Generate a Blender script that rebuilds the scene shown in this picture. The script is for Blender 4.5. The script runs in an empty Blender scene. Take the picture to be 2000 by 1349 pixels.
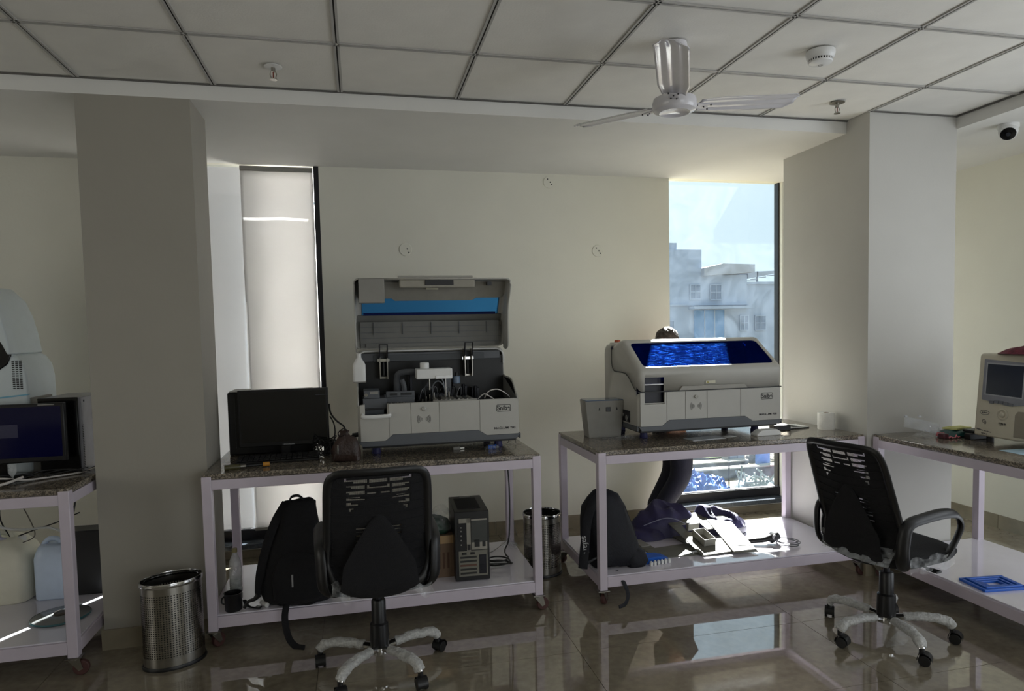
import bpy, bmesh, math, random
from mathutils import Vector, Matrix, noise
random.seed(7)
PI = math.pi
scn = bpy.context.scene
COL = scn.collection

# ------------------------------------------------------------------ camera
CAMZ = 1.526262
YAW, PITCH, ROLL, FPX = 0.2292, 0.0574, -0.0211, 1324.656
def cam_axes():
    cy, sy = math.cos(YAW), math.sin(YAW)
    fwd = Vector((sy, cy, 0)); right = Vector((cy, -sy, 0)); up = Vector((0, 0, 1))
    f2 = fwd*math.cos(PITCH) - up*math.sin(PITCH)
    u2 = up*math.cos(PITCH) + fwd*math.sin(PITCH)
    r3 = right*math.cos(ROLL) + u2*math.sin(ROLL)
    u3 = -right*math.sin(ROLL) + u2*math.cos(ROLL)
    return r3, u3, f2
r3, u3, f3 = cam_axes()
cd = bpy.data.cameras.new('camera'); cam = bpy.data.objects.new('camera', cd); COL.objects.link(cam)
cd.sensor_width = 36.0; cd.sensor_fit = 'HORIZONTAL'; cd.lens = FPX/2000*36
cd.shift_x = -12.385/2000; cd.shift_y = 47.98/2000
cd.clip_start = 0.05; cd.clip_end = 500
M = Matrix((( r3.x, u3.x, -f3.x, 0), (r3.y, u3.y, -f3.y, 0), (r3.z, u3.z, -f3.z, CAMZ), (0, 0, 0, 1)))
cam.matrix_world = M
scn.camera = cam

# ------------------------------------------------------------------ sky, sun, fill lamps, exposure
scn.view_settings.view_transform = 'Standard'
scn.view_settings.look = 'None'
scn.view_settings.exposure = 1.34
scn.view_settings.gamma = 1.0
scn.view_settings.use_curve_mapping = False
w = bpy.data.worlds.new('sky'); scn.world = w; w.use_nodes = True
nt = w.node_tree; nt.nodes.clear()
wo = nt.nodes.new('ShaderNodeOutputWorld'); bg = nt.nodes.new('ShaderNodeBackground')
tc = nt.nodes.new('ShaderNodeTexCoord'); nz = nt.nodes.new('ShaderNodeTexNoise'); cr = nt.nodes.new('ShaderNodeValToRGB')
nz.inputs['Scale'].default_value = 3.0; nz.inputs['Detail'].default_value = 4
cr.color_ramp.elements[0].position = .38; cr.color_ramp.elements[0].color = (.70, .86, .97, 1)
cr.color_ramp.elements[1].position = .62; cr.color_ramp.elements[1].color = (.80, .95, 1.0, 1)
nt.links.new(tc.outputs['Generated'], nz.inputs['Vector']); nt.links.new(nz.outputs['Fac'], cr.inputs['Fac'])
nt.links.new(cr.outputs['Color'], bg.inputs['Color']); bg.inputs['Strength'].default_value = 0.455
nt.links.new(bg.outputs[0], wo.inputs[0])

sd = bpy.data.lights.new('sun', 'SUN'); sun = bpy.data.objects.new('sun', sd); COL.objects.link(sun)
sd.energy = 17.5; sd.angle = math.radians(0.55); sd.color = (1.0, .965, .92)
SUN = Vector((-.60, -1.0, -.95)).normalized()
sun.rotation_euler = SUN.to_track_quat('-Z', 'Y').to_euler(); sun.location = (6, 12, 9)
def area(name, loc, rot, sx, sy, e, col):
    d = bpy.data.lights.new(name, 'AREA'); d.shape = 'RECTANGLE'; d.size = sx; d.size_y = sy; d.energy = e; d.color = col
    o = bpy.data.objects.new(name, d); COL.objects.link(o); o.location = loc; o.rotation_euler = rot
    return o
# added fill lamps along the unseen walls; no windows are built there
area('back_fill_lamp', (3.0, -3.9, 1.45), (math.radians(90), 0, 0), 2.6, 2.2, 19, (.90, .95, 1.0))
area('right_fill_lamp', (4.5, 1.25, 1.30), (math.radians(90), 0, math.radians(90)), 2.6, 2.2, 22, (.86, .92, 1.0))
area('left_fill_lamp', (-4.9, 0.2, 1.5), (math.radians(90), 0, math.radians(-90)), 3.0, 1.8, 10, (1.0, .97, .90))

# ------------------------------------------------------------------ materials
MATS = {}
def lin(c):
    return tuple((x/255/12.92 if x/255 <= .04045 else ((x/255+.055)/1.055)**2.4) for x in c)
def mat(name, rgb, rough=.5, metal=0, var=.06, scale=20, bump=0, bscale=None, spec=.5, coat=0, emit=None, estr=1, aniso=0, stretch=None):
    if name in MATS: return MATS[name]
    m = bpy.data.materials.new(name); m.use_nodes = True; MATS[name] = m
    nt = m.node_tree; b = nt.nodes['Principled BSDF']
    c = lin(rgb)
    b.inputs['Roughness'].default_value = rough; b.inputs['Metallic'].default_value = metal
    b.inputs['Specular IOR Level'].default_value = spec
    b.inputs['Coat Weight'].default_value = coat
    tc = nt.nodes.new('ShaderNodeTexCoord'); mp = nt.nodes.new('ShaderNodeMapping')
    if stretch: mp.inputs['Scale'].default_value = stretch
    nt.links.new(tc.outputs['Object'], mp.inputs['Vector'])
    n = nt.nodes.new('ShaderNodeTexNoise'); n.inputs['Scale'].default_value = scale; n.inputs['Detail'].default_value = 3
    nt.links.new(mp.outputs['Vector'], n.inputs['Vector'])
    r = nt.nodes.new('ShaderNodeValToRGB')
    r.color_ramp.elements[0].position = .3; r.color_ramp.elements[1].position = .7
    r.color_ramp.elements[0].color = (*[max(0, x*(1-var)) for x in c], 1)
    r.color_ramp.elements[1].color = (*[min(1, x*(1+var)) for x in c], 1)
    nt.links.new(n.outputs['Fac'], r.inputs['Fac']); nt.links.new(r.outputs['Color'], b.inputs['Base Color'])
    if bump:
        n2 = nt.nodes.new('ShaderNodeTexNoise'); n2.inputs['Scale'].default_value = bscale or scale*3; n2.inputs['Detail'].default_value = 3
        nt.links.new(mp.outputs['Vector'], n2.inputs['Vector'])
        bp = nt.nodes.new('ShaderNodeBump'); bp.inputs['Strength'].default_value = bump; bp.inputs['Distance'].default_value = .01
        nt.links.new(n2.outputs['Fac'], bp.inputs['Height']); nt.links.new(bp.outputs['Normal'], b.inputs['Normal'])
    if emit:
        b.inputs['Emission Color'].default_value = (*lin(emit), 1); b.inputs['Emission Strength'].default_value = estr
    return m
def node_mat(name):
    m = bpy.data.materials.new(name); m.use_nodes = True; m.node_tree.nodes.clear(); MATS[name] = m
    nt = m.node_tree; o = nt.nodes.new('ShaderNodeOutputMaterial')
    return m, nt, o
def film(name, rgb, transp=.7, rough=.15, bump=.6, bscale=40, trans=.0):
    """thin clear or milky plastic: transparent + glossy + a little translucency"""
    m, nt, o = node_mat(name)
    t = nt.nodes.new('ShaderNodeBsdfTransparent'); g = nt.nodes.new('ShaderNodeBsdfPrincipled')
    g.inputs['Base Color'].default_value = (*lin(rgb), 1); g.inputs['Roughness'].default_value = rough
    mx = nt.nodes.new('ShaderNodeMixShader'); 
    n = nt.nodes.new('ShaderNodeTexNoise'); n.inputs['Scale'].default_value = bscale; n.inputs['Detail'].default_value = 4
    tc = nt.nodes.new('ShaderNodeTexCoord'); nt.links.new(tc.outputs['Object'], n.inputs['Vector'])
    mr = nt.nodes.new('ShaderNodeMapRange'); mr.inputs['From Min'].default_value = .3; mr.inputs['From Max'].default_value = .7
    mr.inputs['To Min'].default_value = max(0, 1-transp-.18); mr.inputs['To Max'].default_value = min(1, 1-transp+.18)
    nt.links.new(n.outputs['Fac'], mr.inputs['Value']); nt.links.new(mr.outputs[0], mx.inputs['Fac'])
    bp = nt.nodes.new('ShaderNodeBump'); bp.inputs['Strength'].default_value = bump; bp.inputs['Distance'].default_value = .01
    nt.links.new(n.outputs['Fac'], bp.inputs['Height']); nt.links.new(bp.outputs['Normal'], g.inputs['Normal'])
    nt.links.new(t.outputs[0], mx.inputs[1])
    last = g
    if trans:
        tr = nt.nodes.new('ShaderNodeBsdfTranslucent'); tr.inputs['Color'].default_value = (*lin(rgb), 1)
        m2 = nt.nodes.new('ShaderNodeMixShader'); m2.inputs['Fac'].default_value = trans
        nt.links.new(g.outputs[0], m2.inputs[1]); nt.links.new(tr.outputs[0], m2.inputs[2]); last = m2
    nt.links.new(last.outputs[0], mx.inputs[2]); nt.links.new(mx.outputs[0], o.inputs[0])
    return m

WALL = mat('cream_paint', (222, 220, 207), .75, var=.02, scale=3, bump=.05, bscale=60)
WHITEW = mat('white_paint', (222, 221, 217), .7, var=.02, scale=4, bump=.04, bscale=50)
GREYP = mat('grey_column_paint', (188, 186, 180), .7, var=.02, scale=4, bump=.05, bscale=50)
SHADEDP = mat('shade_darkened_pillar_paint', (156, 152, 142), .7, var=.02, scale=4, bump=.05, bscale=50)  # left pillar: the shade on its front is put into this darker colour
TILEC = mat('ceiling_tile_board', (230, 228, 222), .85, var=.03, scale=6, bump=.08, bscale=120)
TBAR = mat('tbar_metal', (176, 174, 170), .5, var=.02)
TGAP = mat('tbar_groove', (40, 38, 36), .8)
FRAMEB = mat('black_window_aluminium', (24, 24, 30), .35, var=.1)
SILLST = mat('dark_granite_sill', (70, 76, 84), .15, var=.3, scale=60)
SKIRT = mat('beige_skirting_tile', (142, 133, 114), .2, var=.12, scale=8)
POWDER = mat('lilac_white_powder_coat', (204, 194, 206), .35, var=.03, scale=10)
SHELFM = mat('glossy_white_shelf_board', (226, 222, 232), .10, coat=.6, var=.03, scale=6, bump=.02, bscale=8)
BLACKP = mat('black_plastic', (14, 14, 16), .4, var=.1)
BLACKG = mat('black_gloss_plastic', (9, 9, 11), .18, var=.05)
FABRIC = mat('black_fabric', (13, 13, 17), .9, var=.25, scale=80, bump=.3, bscale=300)
NAVYB = mat('navy_black_nylon', (14, 16, 26), .7, var=.25, scale=40, bump=.25, bscale=120)
CHROME = mat('chrome', (200, 200, 200), .12, 1, var=.02)
STEEL = mat('brushed_steel', (150, 147, 140), .28, 1, var=.08, scale=40, stretch=(1, 1, .1))
DARKM = mat('dark_metal', (50, 50, 54), .4, .8, var=.1)
WHEELR = mat('brown_rubber_wheel', (74, 44, 40), .6, var=.1)
ANBODY = mat('analyser_grey_shell', (176, 174, 167), .4, var=.02, scale=12)
ANDARK = mat('analyser_slate_trim', (84, 87, 92), .45, var=.04)
ANIN = mat('analyser_inner_liner', (112, 112, 108), .6, var=.05)
ANBLK = mat('analyser_black_panel', (7, 8, 10), .45, var=.1)
SEAMM = mat('seam_dark', (46, 46, 48), .6)
INK = mat('print_ink', (36, 34, 36), .6)
WHITEPL = mat('white_plastic', (222, 222, 220), .35, var=.02)
GREYPL = mat('grey_plastic', (140, 138, 132), .5, var=.04)
CABLEB = mat('black_cable', (16, 16, 17), .45)
CABLEW = mat('white_cable', (205, 200, 196), .4)
BLUEPL = mat('blue_plastic', (26, 92, 190), .35, var=.06)
FANW = mat('fan_white_enamel', (214, 212, 216), .12, var=.02)

# granite
def granite():
    m, nt, o = node_mat('speckled_granite')
    b = nt.nodes.new('ShaderNodeBsdfPrincipled'); b.inputs['Roughness'].default_value = .12
    tc = nt.nodes.new('ShaderNodeTexCoord')
    v = nt.nodes.new('ShaderNodeTexVoronoi'); v.inputs['Scale'].default_value = 170
    n = nt.nodes.new('ShaderNodeTexNoise'); n.inputs['Scale'].default_value = 60; n.inputs['Detail'].default_value = 5
    r = nt.nodes.new('ShaderNodeValToRGB'); e = r.color_ramp.elements
    e[0].position = .0; e[0].color = (*lin((44, 42, 40)), 1); e[1].position = 1; e[1].color = (*lin((172, 162, 146)), 1)
    x = e.new(.42); x.color = (*lin((92, 86, 78)), 1); x = e.new(.6); x.color = (*lin((136, 126, 112)), 1)
    mx = nt.nodes.new('ShaderNodeMix'); mx.data_type = 'FLOAT'; mx.inputs[0].default_value = .5
    nt.links.new(tc.outputs['Object'], v.inputs['Vector']); nt.links.new(tc.outputs['Object'], n.inputs['Vector'])
    sp = nt.nodes.new('ShaderNodeSeparateColor'); nt.links.new(v.outputs['Color'], sp.inputs[0])
    nt.links.new(sp.outputs[0], mx.inputs[2]); nt.links.new(n.outputs['Fac'], mx.inputs[3])
    nt.links.new(mx.outputs[0], r.inputs['Fac']); nt.links.new(r.outputs['Color'], b.inputs['Base Color'])
    nt.links.new(b.outputs[0], o.inputs[0]); return m
GRANITE = granite()
def marble():
    m, nt, o = node_mat('polished_marble_tile')
    b = nt.nodes.new('ShaderNodeBsdfPrincipled'); b.inputs['Roughness'].default_value = .02
    b.inputs['IOR'].default_value = 2.75
    g = nt.nodes.new('ShaderNodeNewGeometry')
    n = nt.nodes.new('ShaderNodeTexNoise'); n.inputs['Scale'].default_value = 2.2; n.inputs['Detail'].default_value = 8; n.inputs['Roughness'].default_value = .65; n.inputs['Distortion'].default_value = 1.2
    n2 = nt.nodes.new('ShaderNodeTexNoise'); n2.inputs['Scale'].default_value = 30; n2.inputs['Detail'].default_value = 6
    mm = nt.nodes.new('ShaderNodeMix'); mm.data_type = 'FLOAT'; mm.inputs[0].default_value = .3
    r = nt.nodes.new('ShaderNodeValToRGB'); e = r.color_ramp.elements
    e[0].position = .3; e[0].color = (*lin((108, 100, 86)), 1); e[1].position = .72; e[1].color = (*lin((160, 150, 130)), 1)
    nt.links.new(g.outputs['Position'], n.inputs['Vector']); nt.links.new(g.outputs['Position'], n2.inputs['Vector'])
    nt.links.new(n.outputs['Fac'], mm.inputs[2]); nt.links.new(n2.outputs['Fac'], mm.inputs[3])
    nt.links.new(mm.outputs[0], r.inputs['Fac']); nt.links.new(r.outputs['Color'], b.inputs['Base Color'])
    n3 = nt.nodes.new('ShaderNodeTexNoise'); n3.inputs['Scale'].default_value = 1.6; n3.inputs['Detail'].default_value = 1
    nt.links.new(g.outputs['Position'], n3.inputs['Vector'])
    bp = nt.nodes.new('ShaderNodeBump'); bp.inputs['Strength'].default_value = .06; bp.inputs['Distance'].default_value = .01
    nt.links.new(n3.outputs['Fac'], bp.inputs['Height']); nt.links.new(bp.outputs['Normal'], b.inputs['Normal'])
    nt.links.new(b.outputs[0], o.inputs[0]); return m
MARBLE = marble()
def dirty_glass():
    m, nt, o = node_mat('dusty_window_glass')
    t = nt.nodes.new('ShaderNodeBsdfTransparent'); t.inputs['Color'].default_value = (.93, .96, .97, 1)
    d = nt.nodes.new('ShaderNodeBsdfTranslucent'); d.inputs['Color'].default_value = (.62, .78, 1.0, 1)
    g = nt.nodes.new('ShaderNodeBsdfGlossy'); g.inputs['Roughness'].default_value = .02
    tc = nt.nodes.new('ShaderNodeTexCoord'); n = nt.nodes.new('ShaderNodeTexNoise'); n.inputs['Scale'].default_value = 3.5; n.inputs['Detail'].default_value = 8; n.inputs['Distortion'].default_value = 2.5
    nt.links.new(tc.outputs['Object'], n.inputs['Vector'])
    mr = nt.nodes.new('ShaderNodeMapRange'); mr.inputs['From Min'].default_value = .35; mr.inputs['From Max'].default_value = .75
    mr.inputs['To Min'].default_value = .003; mr.inputs['To Max'].default_value = .018
    nt.links.new(n.outputs['Fac'], mr.inputs['Value'])
    m1 = nt.nodes.new('ShaderNodeMixShader'); nt.links.new(mr.outputs[0], m1.inputs['Fac'])
    nt.links.new(t.outputs[0], m1.inputs[1]); nt.links.new(d.outputs[0], m1.inputs[2])
    m2 = nt.nodes.new('ShaderNodeMixShader'); m2.inputs['Fac'].default_value = .04
    nt.links.new(m1.outputs[0], m2.inputs[1]); nt.links.new(g.outputs[0], m2.inputs[2]); nt.links.new(m2.outputs[0], o.inputs[0])
    return m
GLASSW = dirty_glass()
def cloth_trans(name, rgb, tr):
    m, nt, o = node_mat(name)
    d = nt.nodes.new('ShaderNodeBsdfDiffuse'); d.inputs['Color'].default_value = (*lin(rgb), 1)
    t = nt.nodes.new('ShaderNodeBsdfTranslucent'); t.inputs['Color'].default_value = (*lin(rgb), 1)
    n = nt.nodes.new('ShaderNodeTexNoise'); n.inputs['Scale'].default_value = 2.5; n.inputs['Detail'].default_value = 3
    tc = nt.nodes.new('ShaderNodeTexCoord'); nt.links.new(tc.outputs['Object'], n.inputs['Vector'])
    mr = nt.nodes.new('ShaderNodeMapRange'); mr.inputs['To Min'].default_value = tr-.06; mr.inputs['To Max'].default_value = min(1, tr+.06)
    nt.links.new(n.outputs['Fac'], mr.inputs['Value'])
    mx = nt.nodes.new('ShaderNodeMixShader'); nt.links.new(mr.outputs[0], mx.inputs['Fac'])
    nt.links.new(d.outputs[0], mx.inputs[1]); nt.links.new(t.outputs[0], mx.inputs[2]); nt.links.new(mx.outputs[0], o.inputs[0])
    return m
BLIND = cloth_trans('roller_blind_fabric', (216, 215, 214), .43)
OUTSHEET = cloth_trans('sun_shaping_film', (255, 252, 250), .86)  # for the sheets added outside to shape the sun
SIDESHEET = cloth_trans('sun_shaping_side_film', (190, 188, 188), .30)  # side sheets of the same added sun screen
def blue_window(nm='blue_tinted_acrylic', tint=(70, 128, 236), fac=.35):
    m, nt, o = node_mat(nm)
    t = nt.nodes.new('ShaderNodeBsdfTransparent'); t.inputs['Color'].default_value = (*lin(tint), 1)
    b = nt.nodes.new('ShaderNodeBsdfPrincipled'); b.inputs['Base Color'].default_value = (*lin((6, 22, 84)), 1); b.inputs['Roughness'].default_value = .10; b.inputs['Specular IOR Level'].default_value = .35; b.inputs['Specular Tint'].default_value = (.04, .22, 1.0, 1)
    n = nt.nodes.new('ShaderNodeTexNoise'); n.inputs['Scale'].default_value = 13; n.inputs['Detail'].default_value = 8; n.inputs['Roughness'].default_value = .7; n.inputs['Distortion'].default_value = 1.5
    tc = nt.nodes.new('ShaderNodeTexCoord'); mp = nt.nodes.new('ShaderNodeMapping'); mp.inputs['Scale'].default_value = (1, 3, 3)
    nt.links.new(tc.outputs['Object'], mp.inputs['Vector']); nt.links.new(mp.outputs[0], n.inputs['Vector'])
    bp = nt.nodes.new('ShaderNodeBump'); bp.inputs['Strength'].default_value = .8; bp.inputs['Distance'].default_value = .02
    nt.links.new(n.outputs['Fac'], bp.inputs['Height']); nt.links.new(bp.outputs['Normal'], b.inputs['Normal'])
    b.inputs['Specular IOR Level'].default_value = 0
    gl = nt.nodes.new('ShaderNodeBsdfGlossy'); gl.inputs['Color'].default_value = (.03, .20, .95, 1); gl.inputs['Roughness'].default_value = .22
    nt.links.new(bp.outputs['Normal'], gl.inputs['Normal'])
    mg = nt.nodes.new('ShaderNodeMixShader')
    n2 = nt.nodes.new('ShaderNodeTexNoise'); n2.inputs['Scale'].default_value = 9; n2.inputs['Detail'].default_value = 9; n2.inputs['Roughness'].default_value = .72; n2.inputs['Distortion'].default_value = 3.0
    nt.links.new(mp.outputs[0], n2.inputs['Vector'])
    r2 = nt.nodes.new('ShaderNodeMapRange'); r2.inputs['From Min'].default_value = .50; r2.inputs['From Max'].default_value = .68; r2.inputs['To Min'].default_value = .006; r2.inputs['To Max'].default_value = .16
    nt.links.new(n2.outputs['Fac'], r2.inputs['Value']); nt.links.new(r2.outputs[0], mg.inputs['Fac'])
    nt.links.new(b.outputs[0], mg.inputs[1]); nt.links.new(gl.outputs[0], mg.inputs[2]); b = mg
    mx = nt.nodes.new('ShaderNodeMixShader'); mx.inputs['Fac'].default_value = fac
    nt.links.new(t.outputs[0], mx.inputs[1]); nt.links.new(b.outputs[0], mx.inputs[2]); nt.links.new(mx.outputs[0], o.inputs[0])
    return m
BLUEW = blue_window()
BLUEO = blue_window('lightened_blue_acrylic', (150, 212, 255), .06)  # same acrylic, tint lightened to carry the light seen through the open lid
def perforated(name, rgb, rough, metal, density, hole, sc=(1, 1, 1)):
    """sheet with a staggered grid of real see-through holes cut by a procedural mask (UV in metres)"""
    m, nt, o = node_mat(name)
    b = nt.nodes.new('ShaderNodeBsdfPrincipled'); b.inputs['Base Color'].default_value = (*lin(rgb), 1)
    b.inputs['Roughness'].default_value = rough; b.inputs['Metallic'].default_value = metal
    t = nt.nodes.new('ShaderNodeBsdfTransparent')
    uv = nt.nodes.new('ShaderNodeTexCoord'); mp = nt.nodes.new('ShaderNodeMapping'); mp.inputs['Scale'].default_value = (density, density, density)
    nt.links.new(uv.outputs['UV'], mp.inputs['Vector'])
    v = nt.nodes.new('ShaderNodeTexVoronoi'); v.inputs['Scale'].default_value = 1; v.inputs['Randomness'].default_value = 0
    v.voronoi_dimensions = '2D'
    nt.links.new(mp.outputs[0], v.inputs['Vector'])
    lt = nt.nodes.new('ShaderNodeMath'); lt.operation = 'LESS_THAN'; lt.inputs[1].default_value = hole
    nt.links.new(v.outputs['Distance'], lt.inputs[0])
    mx = nt.nodes.new('ShaderNodeMixShader'); nt.links.new(lt.outputs[0], mx.inputs['Fac'])
    nt.links.new(b.outputs[0], mx.inputs[1]); nt.links.new(t.outputs[0], mx.inputs[2]); nt.links.new(mx.outputs[0], o.inputs[0])
    return m
PERF = perforated('perforated_steel', (150, 147, 140), .25, 1, 95, .27)
MESHF = perforated('black_mesh_fabric', (12, 12, 15), .8, 0, 260, .43)
WRAP = film('clear_crumpled_film', (225, 228, 230), .84, .08, 1.0, 26)
WRAPB = film('glossy_wrap_band', (215, 220, 226), .66, .06, 1.0, 22)
BUBBLE = film('bubble_wrap', (225, 225, 222), .22, .3, 1.0, 90, .3)
CLEARP = film('clear_bottle_plastic', (225, 228, 228), .60, .06, .3, 18, .2)
MILKY = film('milky_polythene', (232, 232, 222), .06, .4, .05, 10, .5)

# ------------------------------------------------------------------ mesh helpers
class MB:
    def __init__(s): s.v = []; s.f = []; s.uv = None
    def add(s, vs, fs):
        n = len(s.v); s.v += [tuple(v) for v in vs]; s.f += [tuple(i+n for i in f) for f in fs]; return s
    def box(s, x0, x1, y0, y1, z0, z1, T=None):
        vs = [Vector((x, y, z)) for x in (x0, x1) for y in (y0, y1) for z in (z0, z1)]
        if T is not None: vs = [T @ v for v in vs]
        return s.add(vs, [(0, 1, 3, 2), (4, 6, 7, 5), (0, 4, 5, 1), (2, 3, 7, 6), (0, 2, 6, 4), (1, 5, 7, 3)])
    def cyl(s, p0, p1, r, n=16, r2=None, cap=True):
        p0, p1 = Vector(p0), Vector(p1); d = (p1-p0).normalized(); a = d.orthogonal().normalized(); b = d.cross(a)
        r2 = r if r2 is None else r2
        vs = []
        for p, rr in ((p0, r), (p1, r2)):
            for i in range(n):
                t = 2*PI*i/n; vs.append(p + (a*math.cos(t)+b*math.sin(t))*rr)
        fs = [(i, (i+1) % n, n+(i+1) % n, n+i) for i in range(n)]
        if cap: fs += [tuple(reversed(range(n))), tuple(range(n, 2*n))]
        return s.add(vs, fs)
    def tube(s, pts, r, n=8, smooth=0, flat=None, radii=None):
        pts = [Vector(p) for p in pts]
        if smooth: 
            if radii:
                rr = []; 
                for i in range(len(pts)-1):
                    for k in range(smooth):
                        A_, B_, f_ = radii[i], radii[i+1], k/smooth
                        rr.append(tuple(a_+(b_-a_)*f_ for a_, b_ in zip(A_, B_)) if isinstance(A_, tuple) else A_+(B_-A_)*f_)
                rr.append(radii[-1]); radii = rr
            pts = catmull(pts, smooth)
        vs = []; fs = []; prev = None
        for i, p in enumerate(pts):
            d = (pts[min(i+1, len(pts)-1)] - pts[max(i-1, 0)]).normalized()
            if prev is None: a = d.orthogonal().normalized() if flat is None else (Vector(flat) - d*d.dot(Vector(flat))).normalized()
            else: a = (prev - d*d.dot(prev)).normalized()
            prev = a; b = d.cross(a)
            q = radii[i] if radii else r
            qa, qb = (q, q) if not isinstance(q, tuple) else q
            for k in range(n):
                t = 2*PI*k/n; vs.append(p + a*math.cos(t)*qa + b*math.sin(t)*qb)
        m = len(pts)
        for i in range(m-1):
            for k in range(n): fs.append((i*n+k, i*n+(k+1) % n, (i+1)*n+(k+1) % n, (i+1)*n+k))
        fs += [tuple(reversed(range(n))), tuple(range((m-1)*n, m*n))]
        return s.add(vs, fs)
    def lathe(s, prof, n=24, c=(0, 0, 0), sx=1, sy=1, cap=True):
        vs = []; fs = []
        for r, z in prof:
            for i in range(n):
                t = 2*PI*i/n; vs.append((c[0]+r*sx*math.cos(t), c[1]+r*sy*math.sin(t), c[2]+z))
        for j in range(len(prof)-1):
            for i in range(n): fs.append((j*n+i, j*n+(i+1) % n, (j+1)*n+(i+1) % n, (j+1)*n+i))
        if cap: fs += [tuple(reversed(range(n))), tuple(range((len(prof)-1)*n, len(prof)*n))]
        return s.add(vs, fs)
    def prism(s, poly, h0, h1, axis='z'):
        n = len(poly)
        def P(u, v, h): return {'z': (u, v, h), 'y': (u, h, v), 'x': (h, u, v)}[axis]
        vs = [P(u, v, h0) for u, v in poly] + [P(u, v, h1) for u, v in poly]
        fs = [(i, (i+1) % n, n+(i+1) % n, n+i) for i in range(n)] + [tuple(reversed(range(n))), tuple(range(n, 2*n))]
        return s.add(vs, fs)
    def loft(s, secs, n=24, cap=True, T=None):
        """secs: (cx, cy, z, rx, ry, power) superellipse sections"""
        vs = []; fs = []
        for (cx, cy, z, rx, ry, p) in secs:
            for i in range(n):
                t = 2*PI*i/n; c, q = math.cos(t), math.sin(t)
                x = abs(c)**(2/p)*(1 if c >= 0 else -1); y = abs(q)**(2/p)*(1 if q >= 0 else -1)
                v = Vector((cx+x*rx, cy+y*ry, z)); vs.append(T @ v if T is not None else v)
        for j in range(len(secs)-1):
            for i in range(n): fs.append((j*n+i, j*n+(i+1) % n, (j+1)*n+(i+1) % n, (j+1)*n+i))
        if cap: fs += [tuple(reversed(range(n))), tuple(range((len(secs)-1)*n, len(secs)*n))]
        return s.add(vs, fs)
    def grid(s, fn, nu, nv, skip=None):
        vs = [fn(i/nu, j/nv) for j in range(nv+1) for i in range(nu+1)]
        fs = [(j*(nu+1)+i, j*(nu+1)+i+1, (j+1)*(nu+1)+i+1, (j+1)*(nu+1)+i) for j in range(nv) for i in range(nu) if not (skip and skip(i, j))]
        return s.add(vs, fs)
    def jit(s, a, f=6, seed=0):
        out = []
        for v in s.v:
            p = Vector(v); q = noise.noise_vector(p*f + Vector((seed, seed*2, 0)))
            out.append(tuple(p+q*a))
        s.v = out; return s
    def build(s, name, m, parent=None, bevel=0, seg=2, sub=0, solid=0, ang=38, smooth=True):
        me = bpy.data.meshes.new(name); me.from_pydata([tuple(v) for v in s.v], [], s.f); me.validate(); me.update()
        bm = bmesh.new(); bm.from_mesh(me); bmesh.ops.recalc_face_normals(bm, faces=bm.faces); bm.to_mesh(me); bm.free()
        if smooth: me.shade_smooth(); me.set_sharp_from_angle(angle=math.radians(ang))
        me.materials.append(m)
        o = bpy.data.objects.new(name, me); COL.objects.link(o)
        if parent: o.parent = parent
        if solid:
            q = o.modifiers.new('solid', 'SOLIDIFY'); q.thickness = abs(solid); q.offset = -1 if solid > 0 else 1
        if bevel:
            q = o.modifiers.new('bevel', 'BEVEL'); q.width = bevel; q.segments = seg; q.limit_method = 'ANGLE'; q.angle_limit = math.radians(40)
        if sub:
            q = o.modifiers.new('sub', 'SUBSURF'); q.levels = sub; q.render_levels = sub
        return o
def catmull(P, k):
    out = []; n = len(P)
    for i in range(n-1):
        p0 = P[max(i-1, 0)]; p1 = P[i]; p2 = P[i+1]; p3 = P[min(i+2, n-1)]
        for j in range(k):
            t = j/k
            out.append(.5*((2*p1) + (p2-p0)*t + (2*p0-5*p1+4*p2-p3)*t*t + (3*p1-p0-3*p2+p3)*t**3))
    out.append(P[-1]); return out
def thing(name, label, cat, loc=(0, 0, 0), rz=0, group=None):
    o = bpy.data.objects.new(name, None); COL.objects.link(o); o.location = loc; o.rotation_euler = (0, 0, rz)
    o.empty_display_size = .05; o['label'] = label; o['category'] = cat
    if group: o['group'] = group
    return o
def tag(o, label, cat, group=None):
    o['label'] = label; o['category'] = cat
    if group: o['group'] = group
    return o
def struct(o, label=None):
    o['kind'] = 'structure'
    if label: o['label'] = label
    return o
def text(s, size, m, parent, loc, rot=(PI/2, 0, 0), name='lettering', ext=.0006, sx=1, bold=0):
    cu = bpy.data.curves.new(name, 'FONT'); cu.body = s; cu.size = size; cu.extrude = ext; cu.align_x = 'CENTER'; cu.align_y = 'CENTER'
    cu.offset = bold
    t = bpy.data.objects.new('tmp', cu); COL.objects.link(t)
    me = bpy.data.meshes.new_from_object(t.evaluated_get(bpy.context.evaluated_depsgraph_get()))
    bpy.data.objects.remove(t); me.materials.clear(); me.materials.append(m)
    o = bpy.data.objects.new(name, me); COL.objects.link(o); o.parent = parent; o.location = loc; o.rotation_euler = rot; o.scale = (sx, 1, 1)
    return o
def strokes(name, x0, z0, w, h, n, fn, m, parent, seed=1):
    """tiny print too small to read: a row of short marks"""
    rn = random.Random(seed); mb = MB(); st = w/n
    for i in range(n):
        a = x0+i*st; b = a+st*rn.uniform(.55, .8); z1 = z0+h*rn.choice((.7, .8, 1.0))
        vs = [fn(a, z0), fn(b, z0), fn(b, z1), fn(a, z1)]; mb.add(vs, [(0, 1, 2, 3)])
    return mb.build(name, m, parent, smooth=False, solid=.0004)
def copytree(o, parent=None):
    c = o.copy(); COL.objects.link(c); c.parent = parent
    for ch in o.children: copytree(ch, c)
    return c
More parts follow.
